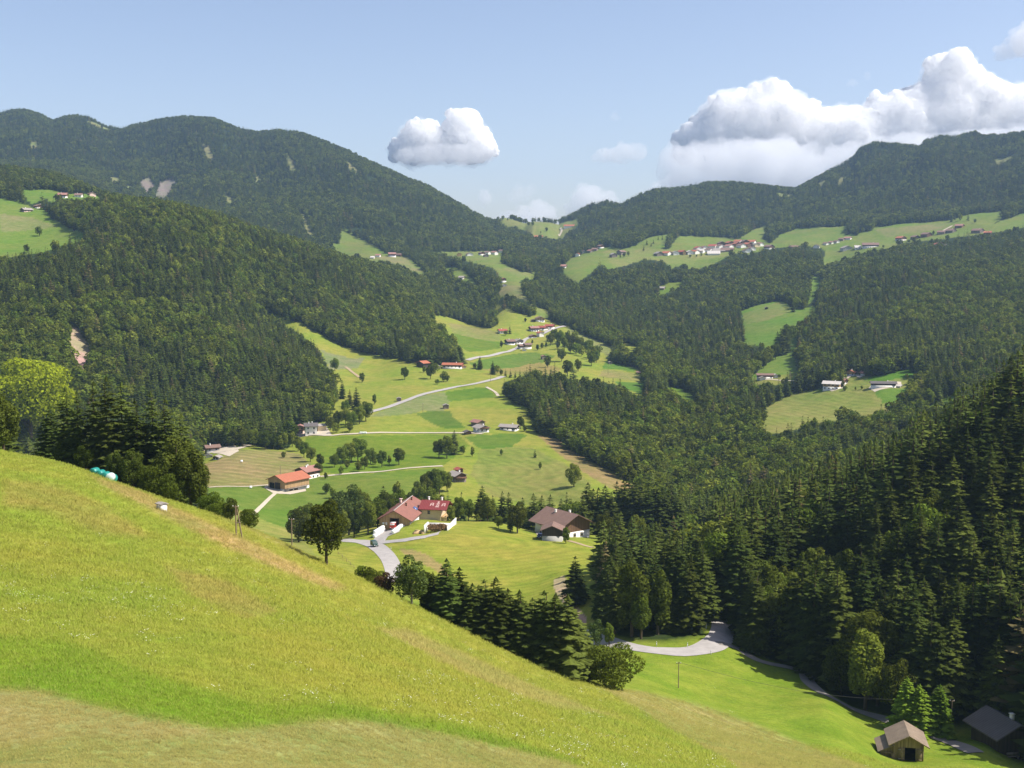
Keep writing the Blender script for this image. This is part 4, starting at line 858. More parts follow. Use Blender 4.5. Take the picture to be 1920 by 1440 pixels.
# lettering lies on the slope that faces the valley road (local -x side)
def letters():
    S = []   # strokes in slope plane: u along ridge, v up the slope
    def A(u): S.extend([((u - .55, -.8), (u - .55, .45)), ((u - .55, .45), (u - .15, .8)), ((u - .15, .8), (u + .5, .8)), ((u + .5, .8), (u + .55, -.8)), ((u - .55, -.05), (u + .55, -.05))])
    A(-2.3); A(2.3)
    S.extend([((0, .9), (0, 2.0)), ((-.42, 1.6), (.42, 1.6)), ((.5, .55), (.1, .85)), ((.1, .85), (-.45, .6)), ((-.45, .6), (-.3, .15)), ((-.3, .15), (.4, -.1)), ((.4, -.1), (.45, -.55)), ((.45, -.55), (-.1, -.85)), ((-.1, -.85), (-.5, -.55)),
              ((-.6, -1.5), (-.2, -1.15)), ((-.2, -1.15), (.2, -1.5)), ((.2, -1.5), (.6, -1.15)), ((-.6, -1.15), (-.2, -1.5)), ((.2, -1.15), (.6, -1.5))])
    V = []; Q = []
    for (a, b) in S:
        a = np.array(a); b = np.array(b); d = (b - a) / np.linalg.norm(b - a); n = np.array([-d[1], d[0]]) * .16; i = len(V)
        V += [(*(a - d * .08 - n), 0), (*(b + d * .08 - n), 0), (*(b + d * .08 + n), 0), (*(a - d * .08 + n), 0)]; Q.append((i, i + 1, i + 2, i + 3))
    return nmesh('lettering', np.array(V), np.array(Q), [simple('pale_roof_paint', (.62, .42, .38), .8, .1)])
lt = child('lettering', letters(), rf2)
xm = -2.55; zm = H2 + W2 / 2 * t2 - abs(xm) * t2 + .22 + .07
lt.matrix_local = Matrix.Translation((xm, -1.5, zm)) @ Matrix(((0, math.cos(R(p2)), -math.sin(R(p2)), 0), (-1, 0, 0, 0), (0, math.sin(R(p2)), math.cos(R(p2)), 0), (0, 0, 0, 1)))
# pen walls and heap in front of the wing
def loose(name, L, mat, p, rz, label, cat, group=None, zoff=0.0):
    ob = link(bpy.data.objects.new(name, boxmesh(name, L, mat))); ob.location = (p.x, p.y, p.z + zoff); ob.rotation_euler.z = rz; return tag(ob, label, cat, group)
p = at(818, 998)
loose('pen_wall', [(-4.4, 3.0, .6, .35, 6.0, 3.6), (4.3, 6.5, .6, .35, 15, 3.8), (0, 6.0, .6, 9.0, .35, 3.0)], WM['w'], p, R(-9), 'white concrete pen wall round the brown heap beside the farm wing', 'wall')
gh = np.random.default_rng(5); hv, hq, _ = blob_crown(9, 2.6, 7.6, 900, .45, .0, 9)
hp = link(bpy.data.objects.new('brushwood_heap', nmesh('brushwood_heap', hv * np.array([1, .62, 1]), hq, [simple('brown_brush', (.20, .115, .05), .95, .4, 2)]))); hp.location = (p.x + .6, p.y + 3.0, p.z - .2); tag(hp, 'brown brushwood heap inside the white pen beside the farm', 'heap')
p = at(784, 1001)
for i, (dx, dy, s) in enumerate(((-.5, 0, 1.0), (1.6, .8, .8), (-.2, 2.6, .9))):
    loose('plank_pile', [(0, 0, .25 * s + k * .22, 3.2 * s - .2 * k, 1.1 - .1 * k, .16) for k in range(3)], M_PLANK, Vector((p.x + dx, p.y + dy, float(hz(p.x + dx, p.y + dy)))), R(40 + 55 * i), ('largest', 'smallest, lying furthest right,', 'rearmost')[i] + ' of three piles of fresh planks by the white barn wall', 'plank pile', 'plank piles at the farm')
p = at(772, 1004)
# --- second farmhouse with its garage
_u = float(ray(1054, 1000)[0]); a = Vector((_u * 430, 430, float(hz(_u * 430, 430)) + .5)); print('F2', a, at(1066, 1001))
f2 = house(0, 0, 13.6, 15.4, 36, 5.4, 'br', 'w', 'b', 'large farmhouse with brown roof, dark boarded gable and white ground floor', name='farmhouse', detail=2, split=.45, pitch=27, oh=1.9, chim=2, wins=False, pos=a)
for k in range(3):
    for zf in (1.2, 4.2): win(f2, -6.8 - .11, -1 + 2.6 * k, zf, R(90), 2)
for k in range(3): win(f2, -3.4 + 3.2 * k, -7.7 - .075, 1.2, 0, 2)
child('side_wall', boxmesh('side_wall', [(-6.8, 3.0, 3.0, .16, 9.0, 5.0)], WM['w']), f2, label='white rendered part of the side wall')
a = at(1037, 1015)
house(0, 0, 7.0, 6.4, -6, 3.6, 'br', 'g', 'k', 'small dark boarded garage on a grey concrete base below the brown farmhouse', 'garage', 'garage', detail=1, split=.42, pitch=23, oh=.7, chim=0, wins=False, pos=Vector((a.x, a.y + 3.4, a.z + .3)))
a = at(1112, 998); loose('stone_shed', [(0, 0, 1.0, 5.0, 4.0, 3.0), (2.8, -.5, .4, 3.0, 3.2, 2.2)], WM['g'], a, R(25), 'low grey concrete shed on the right of the brown roofed farmhouse', 'shed')
# --- old hay barn with lean-to
a = at(1704, 1428); hb = link(bpy.data.objects.new('hay_barn', None)); hb.location = (a.x + .5, a.y + 3.0, a.z - .05); hb.rotation_euler.z = R(-11); tag(hb, 'old weathered wooden hay barn with lean-to and open door in the meadow corner', 'barn')
W, L, He, pt = 4.5, 5.4, 3.15, 29; hw = W / 2; t_ = math.tan(R(pt)); yf = -L / 2
child('front_wall', prism('front_wall', [(-hw, -.6), (-.55, -.6), (-.55, 2.25), (1.15, 2.25), (1.15, -.6), (hw, -.6), (hw, He), (0, He + hw * t_), (-hw, He)], yf, yf + .12, WM['h']), hb)
child('back_wall', prism('back_wall', [(-hw, -1), (hw, -1), (hw, He), (0, He + hw * t_), (-hw, He)], -yf - .12, -yf, WM['h']), hb)
for s in (-1, 1): child('side_wall', boxmesh('side_wall', [(s * (hw - .06), 0, 1.05, .12, L - .25, 4.15)], WM['h']), hb)
child('floor', boxmesh('floor', [(0, 0, .05, W - .3, L - .3, .1)], M_DARK), hb)
for s in (-1, 1): child('corner_post', boxmesh('corner_post', [(s * (hw + .02), yf - .04, 1.2, .22, .2, 4.0)], WM['h']), hb)
rm, zr = roofmesh(W, L, He, pt, .95, .12, RM['sh'], ohs=.75); rf = child('roof', rm, hb)
child('barge_board', prism('barge_board', [(-hw - .97, He - .95 * t_ - .06), (0, He + hw * t_ - .06), (hw + .97, He - .95 * t_ - .06), (hw + .97, He - .95 * t_ + .12), (0, He + hw * t_ + .13), (-hw - .97, He - .95 * t_ + .12)], yf - .82, yf - .755, WM['h']), rf)
def leaf(x0, x1, y, rz):
    v, q = boxes([(0, 0, 1.1, x1 - x0, .06, 2.2), (0, -.05, .35, x1 - x0, .05, .2), (0, -.05, 1.9, x1 - x0, .05, .2)]); d = beam((-(x1 - x0) / 2, -.055, .45), ((x1 - x0) / 2, -.055, 1.8), .09)
    V, Fs = join([(v, q), d]); return nmesh('door', V, Fs, [WM['h']])
d_ = child('door', leaf(-1.6, -.6, 0, 0), hb, (-1.12, yf - .12, 0)); child('hinge', boxmesh('hinge', [(-.3, -.09, 1.9, .4, .03, .06), (-.3, -.09, .35, .4, .03, .06)], M_METAL), d_)
child('door', leaf(1.2, 2.1, 0, 0), hb, (1.68, yf - .12, 0))
# lean-to
xo = -hw - 2.0
child('lean_to_wall', prism('lean_to_wall', [(xo, -.8), (-hw - .02, -.8), (-hw - .02, 2.35), (xo, 1.45)], yf + .3, yf + .42, WM['h']), hb)
child('lean_to_wall', boxmesh('lean_to_wall', [(xo + .06, .2, .4, .12, L - 1.0, 2.3)], WM['h']), hb)
child('lean_to_roof', prism('lean_to_roof', [(xo - .55, 1.25), (-hw - .03, 2.55), (-hw - .03, 2.66), (xo - .55, 1.36)], yf - .35, -yf - .1, RM['sh']), hb)
child('bench_board', boxmesh('bench_board', [(-hw - .75, yf - .1, 1.2, 2.0, .3, .08), (-hw - 1.6, yf - .1, .4, .1, .2, 1.6), (-hw - .2, yf - .1, .4, .5, .12, 1.5)], WM['h']), hb)
# --- dark hut in the shade
a = at(1880, 1412); house(0, 0, 7.2, 7.4, 14, 3.2, 'dk', 'k', None, 'dark timber hut with stone chimney in the shade under the wood', 'hut', 'shaded_hut', detail=2, pitch=26, oh=1.1, chim=1, wins=False, pos=Vector((a.x + 1.4, a.y + 3.6, a.z + .2)))
a = at(1894, 1418); loose('garden_bench', [(0, 0, .45, 2.2, .5, .08), (0, .25, .8, 2.2, .08, .5), (-.9, 0, .2, .1, .45, .5), (.9, 0, .2, .1, .45, .5)], WM['n'], Vector((a.x, a.y - 1.2, float(hz(a.x, a.y - 1.2)))), R(8), 'pale grey bench in front of the dark hut', 'bench')
# --- red roofed barn on the valley floor
a = at(537, 921); rb = house(0, 0, 12.4, 17, -36, 4.6, 'or', 'g', 't', 'long barn with bright red roof and timber walls beside the green field', 'barn', 'red_roofed_barn', detail=0, split=.12, pitch=22, oh=1.1, chim=0, pos=Vector((a.x - .5, a.y + 9.5, a.z + .6)))
child('doorway', boxmesh('doorway', [(-3.4, -8.56, 1.6, 3.6, .14, 3.0)], M_DARK), rb); child('doorway', boxmesh('doorway', [(.8, -8.56, 1.8, 4.0, .14, 3.4)], WM['k']), rb)
child('basement', boxmesh('basement', [(6.35, 0, -1.2, .3, 16.5, 3.2)], WM['w']), rb)
for k in range(2): child('basement_door', boxmesh('basement_door', [(6.56, -4.6 + 3.4 * k, -1.1, .14, 2.4, 2.2)], M_DARK), rb)
child('canopy', boxmesh('canopy', [(7.2, -1.0, .75, 2.2, 16, .16)], WM['n']), rb)
a = at(573, 899); house(0, 0, 9, 10, -36, 4.4, 'pk', 'w', 'b', 'small farmhouse with brown roof and white base tucked behind the red roofed barn', 'house', 'farmhouse', detail=1, pitch=22, chim=2, pos=Vector((a.x, a.y + 6, a.z)))
# --- the other farms: px, py, gable px, length ratio, rotation, eave px, roof, lower, upper, storeys ...
def H(px, py, wp, lr, rot, hp, roof, lo, up, label, cat='house', name='farmhouse', group=None, detail=1, **kw):
    W = px2m(wp, px, py); return house(px, py, W, W * lr, rot, px2m(hp, px, py), roof, lo, up, label, cat, name, group, detail, **kw)
H(398, 848, 16, 1.5, -62, 9, 'br', 'w', 'b', 'white farmhouse with red brown roof left of the striped hay field', chim=1, balc=1)
H(379, 842, 13, 1.0, -20, 9, 'dk', 'w', 'k', 'dark gabled white house half hidden behind the wood edge trees', chim=0)
H(407, 862, 11, 1.1, -10, 5, 'gr', 'w', 'n', 'little grey roofed annex with porch below the white farmhouse', 'shed', 'annex', chim=0)
H(391, 858, 9, 1.0, 15, 4, 'dk', 'w', None, 'white flat annex with dark roof at the foot of the white farmhouse', 'shed', 'annex', chim=0, detail=0)
H(583, 816, 27, .8, -78, 17, 'dk', 'w', None, 'long three storey white house with dark roof below the left wood', name='white_house', chim=2, pitch=17)
H(563, 815, 14, 1.0, 10, 15, 'pk', 'p', 't', 'reddish brown balcony house joined to the long white house', chim=0, balc=1)
H(603, 808, 12, 1.3, -70, 10, 'gr', 'c', None, 'pale annex with grey roof behind the long white house', 'shed', 'annex', chim=0, detail=0)
H(902, 812, 21, 1.1, 34, 9.5, 'gr', 'w', 'b', 'farmhouse with grey brown roof, white gable and dark stable side on the meadow terrace', balc=1, pitch=20, split=.8)
H(896, 800, 17, 1.2, 40, 8, 'pk', 'n', None, 'second reddish roof rising behind the white gabled farmhouse on the meadow terrace', chim=0, detail=0)
H(877, 815, 11, 1.0, 20, 5, 'dk', 'b', None, 'low dark shed left of the white gabled farmhouse on the meadow terrace', 'shed', 'shed', chim=0, detail=0)
H(955, 809, 16, 2.1, 66, 8, 'gr', 'w', 'k', 'long house with grey shingle roof and bright white base near the two meadow trees', chim=1, pitch=24, split=.5)
H(857, 905, 25, 1.0, 36, 13, 'gr', 'n', 'b', 'old wooden house with grey shingle roof among garden trees on the slope', balc=1, pitch=22)
H(861, 886, 11, 1.0, 30, 6, 'rd', 'b', None, 'tiny red roofed hut behind the old wooden garden house', 'hut', 'hut', chim=0, detail=0)
H(748, 753, 8, .9, 10, 6, 'gr', 'n', None, 'small grey hay hut just above the long white lane', 'hut', 'hay_hut', 'hay huts', 0, chim=0, oh=.5)
H(836, 767, 10, .9, 12, 7, 'gr', 'n', None, 'grey hay hut standing on posts in the pale mown field', 'hut', 'hay_hut', 'hay huts', 0, chim=0, oh=.5)
H(1019, 674, 8, .9, 20, 6, 'pk', 'n', None, 'log hut with reddish roof below the hamlet garden', 'hut', 'hay_hut', 'hay huts', 0, chim=0, oh=.5)
H(1144, 683, 6, .9, 10, 4, 'gr', 'n', None, 'tiny grey hut by the spruces on the far right edge of the hamlet pasture', 'hut', 'hay_hut', 'hay huts', 0, chim=0, oh=.4)
H(1204, 702, 7, 2.6, 80, 4, 'br', 'n', None, 'low brown roofed shed at the right end of the hamlet pasture', 'shed', 'field_shed', None, 0, chim=0)
H(793, 690, 18, .9, -40, 9, 'or', 'k', None, 'black barn with bright red roof at the edge of the wood', 'barn', 'barn', None, 1, chim=0, wins=False)
H(849, 692, 14, 2.6, 80, 8, 'or', 'w', 'b', 'long farmhouse with orange red roof against the wood', chim=1)
H(821, 692, 10, .8, 8, 5, 'gr', 'c', None, 'small pale open shed between the two red roofed farm buildings', 'shed', 'shed', None, 0, chim=0)
H(868, 691, 8, 1, 30, 4, 'rd', 'p', None, 'little pinkish hut at the right end of the long orange roofed farmhouse', 'hut', 'hut', None, 0, chim=0)
# hamlet
for q in [(942, 626, 13, 1.1, -70, 6, 'rd', 'w', None, 'house with pinkish red roof beside two spruces on the left of the hamlet'),
          (1012, 604, 15, 1.0, 12, 7, 'br', 'w', 't', 'uppermost hamlet house with broad brown gable roof'),
          (1000, 604, 6, 1.0, 20, 4, 'dk', 'k', None, 'small dark shed at the upper left corner of the topmost hamlet house'),
          (1001, 622, 14, 1.1, -70, 7, 'pk', 'w', 'b', 'hamlet house with faded red roof left of the white courtyard'),
          (1017, 620, 13, 1.2, 60, 6, 'rd', 'w', 'b', 'red roofed hamlet house with bright white front on the courtyard'),
          (1031, 617, 12, 1.2, 66, 6, 'rd', 'w', 'b', 'rightmost red roofed hamlet house under the lane'),
          (1013, 632, 10, 1.0, 30, 8, 'rd', 'w', None, 'tall white hamlet house under the red roofed pair'),
          (999, 634, 11, .9, 20, 4, 'br', 'w', 'b', 'small brown gabled hamlet shed above the lane junction'),
          (956, 647, 16, .9, -68, 7, 'br', 'w', 'k', 'low brown roofed house on the lower left of the hamlet'),
          (972, 646, 14, 1.0, 25, 7, 'gr', 'w', 'n', 'grey gabled barn in the middle of the lower hamlet'),
          (978, 655, 10, 1.1, -60, 7, 'br', 'w', 'b', 'brown roofed house touching the right side of the grey gabled barn'),
          (989, 655, 11, 1.1, -70, 9, 'br', 'w', 't', 'tall lower hamlet house with white base at the lane end'),
          (983, 658, 7, .8, 0, 4, 'wt', 'w', None, 'bright white flat annex at the foot of the tall lower hamlet house'),
          (929, 592, 6, .9, 10, 3, 'gr', 'w', None, 'tiny white hut at the wood corner above the hamlet pasture')]: H(*q, detail=1 if q[2] > 12 else 0, chim=1 if q[2] > 11 else 0)
# upper valley
for q in [(944, 530, 8, 1.0, 20, 7, 'rd', 'w', 'b', 'white house with red gable at the edge of the upper valley wood'),
          (946, 537, 7, .8, 10, 3, 'gr', 'w', None, 'low white shed just below the red gabled upper valley house'),
          (866, 524, 11, .8, 70, 4, 'gr', 'w', 'n', 'grey roofed hut on the small clearing ringed by wood'),
          (735, 482, 12, 1.1, -78, 6, 'pk', 'w', 'b', 'white house with faded red roof on the left middle terrace'),
          (747, 481, 8, 1.4, 80, 4, 'br', 'b', None, 'brown barn joined to the right of the faded red roofed terrace house'),
          (709, 482, 9, .9, 80, 3.5, 'pk', 'w', None, 'low pinkish house left of the larger terrace house'),
          (699, 485, 10, .6, 85, 2.5, 'wt', 'w', None, 'long white low shed at the left end of the middle terrace'),
          (861, 481, 9, .9, 5, 5, 'br', 'o', None, 'small ochre house with dark roof at the left of the far hamlet'),
          (880, 480, 11, .9, 20, 4, 'br', 'w', None, 'brown roofed white house next to the small ochre one'),
          (903, 479, 9, 1.0, 30, 5, 'br', 'w', 'b', 'first brown house of the crowded far hamlet cluster'),
          (911, 482, 8, 1.0, 20, 4, 'gr', 'n', None, 'grey barn low in the crowded far hamlet cluster'),
          (914, 477, 9, 1.0, 60, 4, 'br', 'w', None, 'brown roof in the middle of the far hamlet cluster'),
          (927, 478, 10, 1.0, 50, 5, 'pk', 'w', None, 'brightest white house in the far hamlet cluster'),
          (941, 474, 9, 1.0, 60, 4, 'br', 'w', None, 'last house of the far hamlet cluster beside the wood'),
          (948, 458, 5, 1.0, 20, 3, 'wt', 'w', None, 'lone tiny white chalet in the wood above the far hamlet'),
          (1069, 427, 11, 2.0, 80, 3.5, 'or', 'w', None, 'long red roofed house on the saddle beside the skyline wood'),
          (1010, 447, 12, 1.2, 80, 3, 'or', 'n', None, 'half hidden reddish roof at the wood edge below the saddle'),
          # right terrace, left part
          (1057, 503, 13, .7, 75, 4, 'pk', 'w', 'n', 'long hut with pinkish roof at the left tip of the right terrace meadow'),
          (1072, 480, 5, 1.0, 10, 3, 'wt', 'w', None, 'tiny white shed in the wood left of the row of terrace houses'),
          (1083, 481, 7, .9, -20, 5, 'rd', 'w', None, 'small red house with white base lowest in the terrace row'),
          (1093, 475, 9, .9, 30, 4, 'br', 'w', None, 'brown roofed house second in the terrace row'),
          (1107, 474, 9, .9, 40, 4, 'pk', 'n', None, 'pink roofed house in the middle of the terrace row'),
          (1116, 471, 10, 1.0, 60, 4, 'br', 'n', None, 'long brown house fourth in the terrace row'),
          (1127, 466, 10, 1.0, 30, 5, 'br', 'w', 'b', 'top house of the terrace row with white gable'),
          (1150, 483, 11, 1.0, 20, 6, 'gr', 'n', None, 'grey brown gabled farm alone in the right terrace meadow'),
          (1165, 478, 12, 1.1, -50, 6, 'br', 'n', None, 'brown barn right behind the lone terrace farm'),
          (1241, 544, 11, .9, 70, 4, 'gr', 'n', None, 'grey hut in the little clearing inside the wood'),
          # far right terrace
          (1442, 468, 14, 1.0, 35, 6, 'br', 'w', 'b', 'brown and white house standing apart right of the big village'),
          (1488, 467, 13, 1.2, 70, 4, 'br', 'n', None, 'long brown roof peeping over the trees right of the big village'),
          (1531, 466, 11, 1.0, -20, 5, 'pk', 'w', None, 'pinkish white house at the start of the lane terrace'),
          (1549, 460, 9, 1.0, 30, 4, 'br', 'w', None, 'first house of the lane terrace row'),
          (1559, 458, 8, 1.0, 30, 4, 'pk', 'w', None, 'second house of the lane terrace row'),
          (1569, 456, 8, 1.0, 30, 4, 'br', 'w', None, 'third house of the lane terrace row'),
          (1578, 452, 9, 1.0, 50, 4, 'br', 'n', None, 'fourth house of the lane terrace row'),
          (1590, 450, 10, 1.1, 60, 4, 'pk', 'w', None, 'last house of the lane terrace row'),
          (1587, 470, 19, .7, 10, 5, 'gr', 'g', None, 'grey gabled barn lowest on the terrace field'),
          (1608, 468, 17, .6, 80, 4, 'wt', 'w', None, 'low white shed between the two terrace barns'),
          (1632, 465, 18, 1.6, 76, 6, 'br', 'w', 'n', 'big brown roofed terrace barn, largest of the three'),
          (1689, 452, 14, 1.0, 30, 6, 'or', 'w', 'b', 'orange roofed house alone at the meadow edge'),
          (1716, 449, 12, 1.0, 20, 5, 'br', 'k', None, 'dark brown house half behind the terrace trees'),
          (1737, 445, 15, 1.0, 30, 6, 'br', 'b', None, 'broad brown farm below the upper lane'),
          (1765, 440, 13, 1.0, 60, 5, 'br', 'n', None, 'lower of two brown farms on the upper lane'),
          (1783, 437, 14, 1.0, 40, 5, 'br', 'n', None, 'upper of two brown farms on the upper lane'),
          (1799, 428, 13, 1.0, 50, 5, 'pk', 'b', None, 'topmost farm on the upper lane beside the pointed trees'),
          (1833, 438, 16, 1.1, 40, 6, 'br', 'n', None, 'grey brown farm near the far right edge of the terrace'),
          (1852, 440, 12, 1.0, 60, 4, 'or', 'b', None, 'reddish roof half hidden at the terrace wood edge'),
          (1760, 466, 15, 1.0, 15, 8, 'or', 'w', None, 'bright orange roofed white house among the spruces'),
          (1776, 466, 10, 1.0, 60, 6, 'gr', 'q', None, 'grey roofed annex with turquoise wall beside the orange roofed house'),
          (1531, 516, 15, .9, -15, 6, 'pk', 'w', None, 'single white chalet at the top of the steep strip clearing'),
          (1437, 580, 5, .9, 0, 3, 'dk', 'k', None, 'tiny dark hut on the steep right clearing'),
          # right bench farms
          (1434, 711, 10, 2.9, 84, 8, 'br', 'w', 'b', 'long brown farm with white base on the small bench meadow'),
          (1429, 713, 11, .9, 4, 5, 'gr', 'w', None, 'grey gabled garage in front of the long brown bench farm'),
          (1454, 709, 7, .9, 0, 6, 'wt', 'w', None, 'small white house right of the long brown bench farm'),
          (1560, 732, 18, 1.7, 62, 12, 'wt', 'w', 't', 'tall white chalet with pale roof above the striped hay field'),
          (1579, 722, 15, 1.0, 40, 8, 'pk', 'w', 'b', 'reddish chalet just behind the tall white chalet'),
          (1596, 706, 16, 1.0, -30, 8, 'or', 'w', 't', 'white house with vivid orange roof above the bench farms'),
          (1623, 704, 13, 1.1, 40, 5, 'pk', 'w', 'b', 'brown roofed hut right of the vivid orange roofed house'),
          (1611, 702, 6, 1.0, 10, 5, 'pk', 'p', None, 'narrow pink shed between the orange roofed house and the brown hut'),
          (1656, 727, 13, 3.4, 80, 8, 'dk', 'w', 'k', 'very long dark roofed barn on the right bench meadow'),
          (1684, 727, 9, 1.0, 60, 3.5, 'wt', 'w', None, 'low white shed at the right end of the long dark barn'),
          # high left meadow
          (50, 398, 15, 1.1, -40, 5, 'gr', 'p', 'b', 'broad farm with grey roof and pinkish walls on the high left meadow'),
          (73, 391, 14, .9, 50, 5, 'br', 'w', 'b', 'brown and white house behind the broad grey roofed meadow farm'),
          (118, 371, 17, .9, -82, 6, 'pk', 'w', 'b', 'white house with faded red roof on the highest left clearing'),
          (148, 370, 15, .8, -84, 4.5, 'br', 'w', None, 'bright white low house in the middle of the highest left clearing'),
          (172, 368, 12, .9, 40, 5, 'br', 'p', None, 'small reddish house with white gable on the highest left clearing'),
          (214, 377, 8, .7, 80, 2.5, 'wt', 'w', None, 'tiny white shed at the right tip of the highest left clearing')]:
    H(*q, detail=1 if q[2] >= 14 else 0, chim=1 if q[2] >= 12 else 0, pitch=24)
# the big village on the right terrace
NMR = {'br': 'brown', 'rd': 'red', 'or': 'orange', 'gr': 'grey', 'dk': 'dark', 'pk': 'pinkish', 'wt': 'pale'}; NMW = {'w': 'white', 'n': 'weathered timber', 'c': 'cream', 'o': 'ochre', 'g': 'grey', 'b': 'brown timber', 'p': 'pinkish'}
V_ = [(110, 595, 100, 'gr', 'n', 20), (220, 590, 105, 'or', 'w', 50), (345, 580, 80, 'gr', 'w', 10), (430, 572, 90, 'rd', 'b', 40), (466, 575, 40, 'or', 'o', 0), (540, 572, 80, 'wt', 'w', 10), (612, 568, 100, 'or', 'w', 40), (655, 520, 95, 'rd', 'w', 20), (695, 556, 90, 'wt', 'w', 60), (740, 512, 85, 'br', 'w', 20),
      (815, 540, 85, 'br', 'w', 40), (862, 492, 100, 'rd', 'w', 60), (975, 452, 90, 'br', 'b', 10), (955, 492, 100, 'br', 'w', 30), (950, 545, 150, 'gr', 'n', 75), (872, 582, 150, 'wt', 'w', 82), (1062, 535, 150, 'br', 'n', 75), (1092, 448, 95, 'or', 'b', 20), (1085, 492, 95, 'pk', 'w', 40), (1190, 462, 95, 'or', 'b', 20), (1212, 428, 95, 'or', 'w', 50),
      (1300, 432, 105, 'br', 'b', 10), (1255, 482, 95, 'br', 'w', 30), (1345, 468, 105, 'or', 'b', 30), (1398, 432, 100, 'or', 'w', 60), (1335, 550, 110, 'br', 'w', 10), (1398, 520, 80, 'br', 'w', 20), (1455, 470, 80, 'gr', 'c', 20), (1510, 460, 80, 'pk', 'w', 30)]
V_.sort()
for i, (X, Yv, wv, rf_, wl, rt) in enumerate(V_):
    H(1220 + X / 7.385, 400 + Yv / 7.385, wv / 7.385, 1.0 if wv < 140 else 1.1, rt, 5.5 if wv < 140 else 3.5, rf_, wl, None, f"{NMR[rf_]} roofed {NMW[wl]} house, {ORD[i]}{'' if i == 0 else ' from left'} in the big terrace village", 'house', 'village_house', 'houses of the big terrace village', 0, chim=0, pitch=25)
print('houses', NHOUSE[0])
# ------------------------------------------------------------------ vehicles, bales, poles, signs
def vehicle(name, prof, width, glassprof, body, label, cat, p, rz, wheels, wr, lights=True):
    """prof: side outline (y forward, z); built about its own ground point"""
    o = link(bpy.data.objects.new(name, None)); o.location = p; o.rotation_euler.z = rz; tag(o, label, cat); o.empty_display_size = .1
    me = prism('body', [(y, z) for y, z in prof], -width / 2, width / 2, body); bm = bmesh.new(); bm.from_mesh(me); bmesh.ops.bevel(bm, geom=bm.edges[:], offset=.07, segments=2, affect='EDGES'); bm.to_mesh(me); bm.free()
    b = child('body', me, o); b.rotation_euler.z = R(90)
    g_ = child('window_glass', prism('window_glass', glassprof, -width / 2 - .012, width / 2 + .012, M_GLASS), o); g_.rotation_euler.z = R(90)
    for y in wheels:
        for s in (-1, 1):
            v, q = tube([(s * (width / 2 - .16), y, wr), (s * (width / 2 + .03), y, wr)], [wr, wr], 14)
            c = np.arange(14); V = np.vstack([v, [[s * (width / 2 + .03), y, wr]]]); Tt = np.stack([14 + c, 14 + (c + 1) % 14, np.full(14, 28)], 1)
            wh = child('wheel', nmesh('wheel', V, [q, Tt], [M_RUBBER]), o)
            v, q = tube([(s * (width / 2 + .02), y, wr), (s * (width / 2 + .05), y, wr)], [wr * .6, wr * .5], 10); child('rim', nmesh('rim', np.vstack([v, [[s * (width / 2 + .05), y, wr]]]), [q, np.stack([10 + np.arange(10), 10 + (np.arange(10) + 1) % 10, np.full(10, 20)], 1)], [M_METAL]), wh)
    if lights:
        yf = max(y for y, z in prof)
        for s in (-1, 1): child('headlight', boxmesh('headlight', [(s * width * .34, yf - .02, .78, .34, .12, .2)], M_WHITE), o)
        child('number_plate', boxmesh('number_plate', [(0, yf + .01, .48, .5, .05, .12)], M_WHITE), o)
    return o
van = [(-2.05, .35), (2.05, .35), (2.1, .7), (1.95, 1.0), (1.15, 1.12), (.45, 1.78), (-1.75, 1.82), (-2.05, 1.1)]
p = at(702, 1025); vehicle('minivan', van, 1.75, [(1.02, 1.15), (.42, 1.70), (-1.65, 1.72), (-1.85, 1.15)], simple('dark_green_paint', (.018, .05, .04), .3, .1, 1, .5), 'dark green minivan driving at the bend of the farm road', 'van', p + Vector((0, 0, .2)), R(205), (-1.3, 1.3), .32)
car = [(-2.1, .3), (2.1, .3), (2.15, .65), (1.95, .85), (1.0, .95), (.35, 1.45), (-1.3, 1.45), (-2.0, .95), (-2.15, .7)]
p = at(1013, 1009); vehicle('parked_car', car, 1.75, [(.9, .98), (.3, 1.37), (-1.22, 1.37), (-1.75, .98)], simple('navy_paint', (.008, .011, .05), .25, .1, 1, .5), 'dark blue car parked against the small garage', 'car', p + Vector((0, .4, .1)), R(165), (-1.35, 1.3), .32)
p = at(1019, 996); vehicle('parked_car', car, 1.75, [(.9, .98), (.3, 1.37), (-1.22, 1.37), (-1.75, .98)], simple('black_paint', (.01, .01, .012), .25, .1, 1, .5), 'black car parked in front of the white farmhouse wall', 'car', p + Vector((0, .6, .1)), R(75), (-1.35, 1.3), .32)
# red truck in the barn door
tp = BARN_O.matrix_basis @ Vector((-.1, -14.6, -.15)); tz = float(hz(tp.x, tp.y)) + .15
trk = [(-2.3, .6), (1.7, .6), (1.85, .9), (1.8, 1.65), (1.55, 2.45), (-2.3, 2.5)]
t = vehicle('farm_truck', trk, 2.0, [(1.40, 1.70), (1.30, 2.25), (-.1, 2.25), (-.1, 1.70)], M_RED, 'red farm truck with white cab roof standing in the barn doorway', 'truck', Vector((tp.x, tp.y, max(tz, BARN_O.location.z - .9))), R(180 - 9), (-1.4, 1.1), .45)
child('cab_roof', boxmesh('cab_roof', [(0, .3, 2.52, 1.9, 2.2, .2)], M_WHITE), t); child('windscreen', boxmesh('windscreen', [(0, 1.74, 2.02, 1.7, .1, .6)], M_WHITE), t)
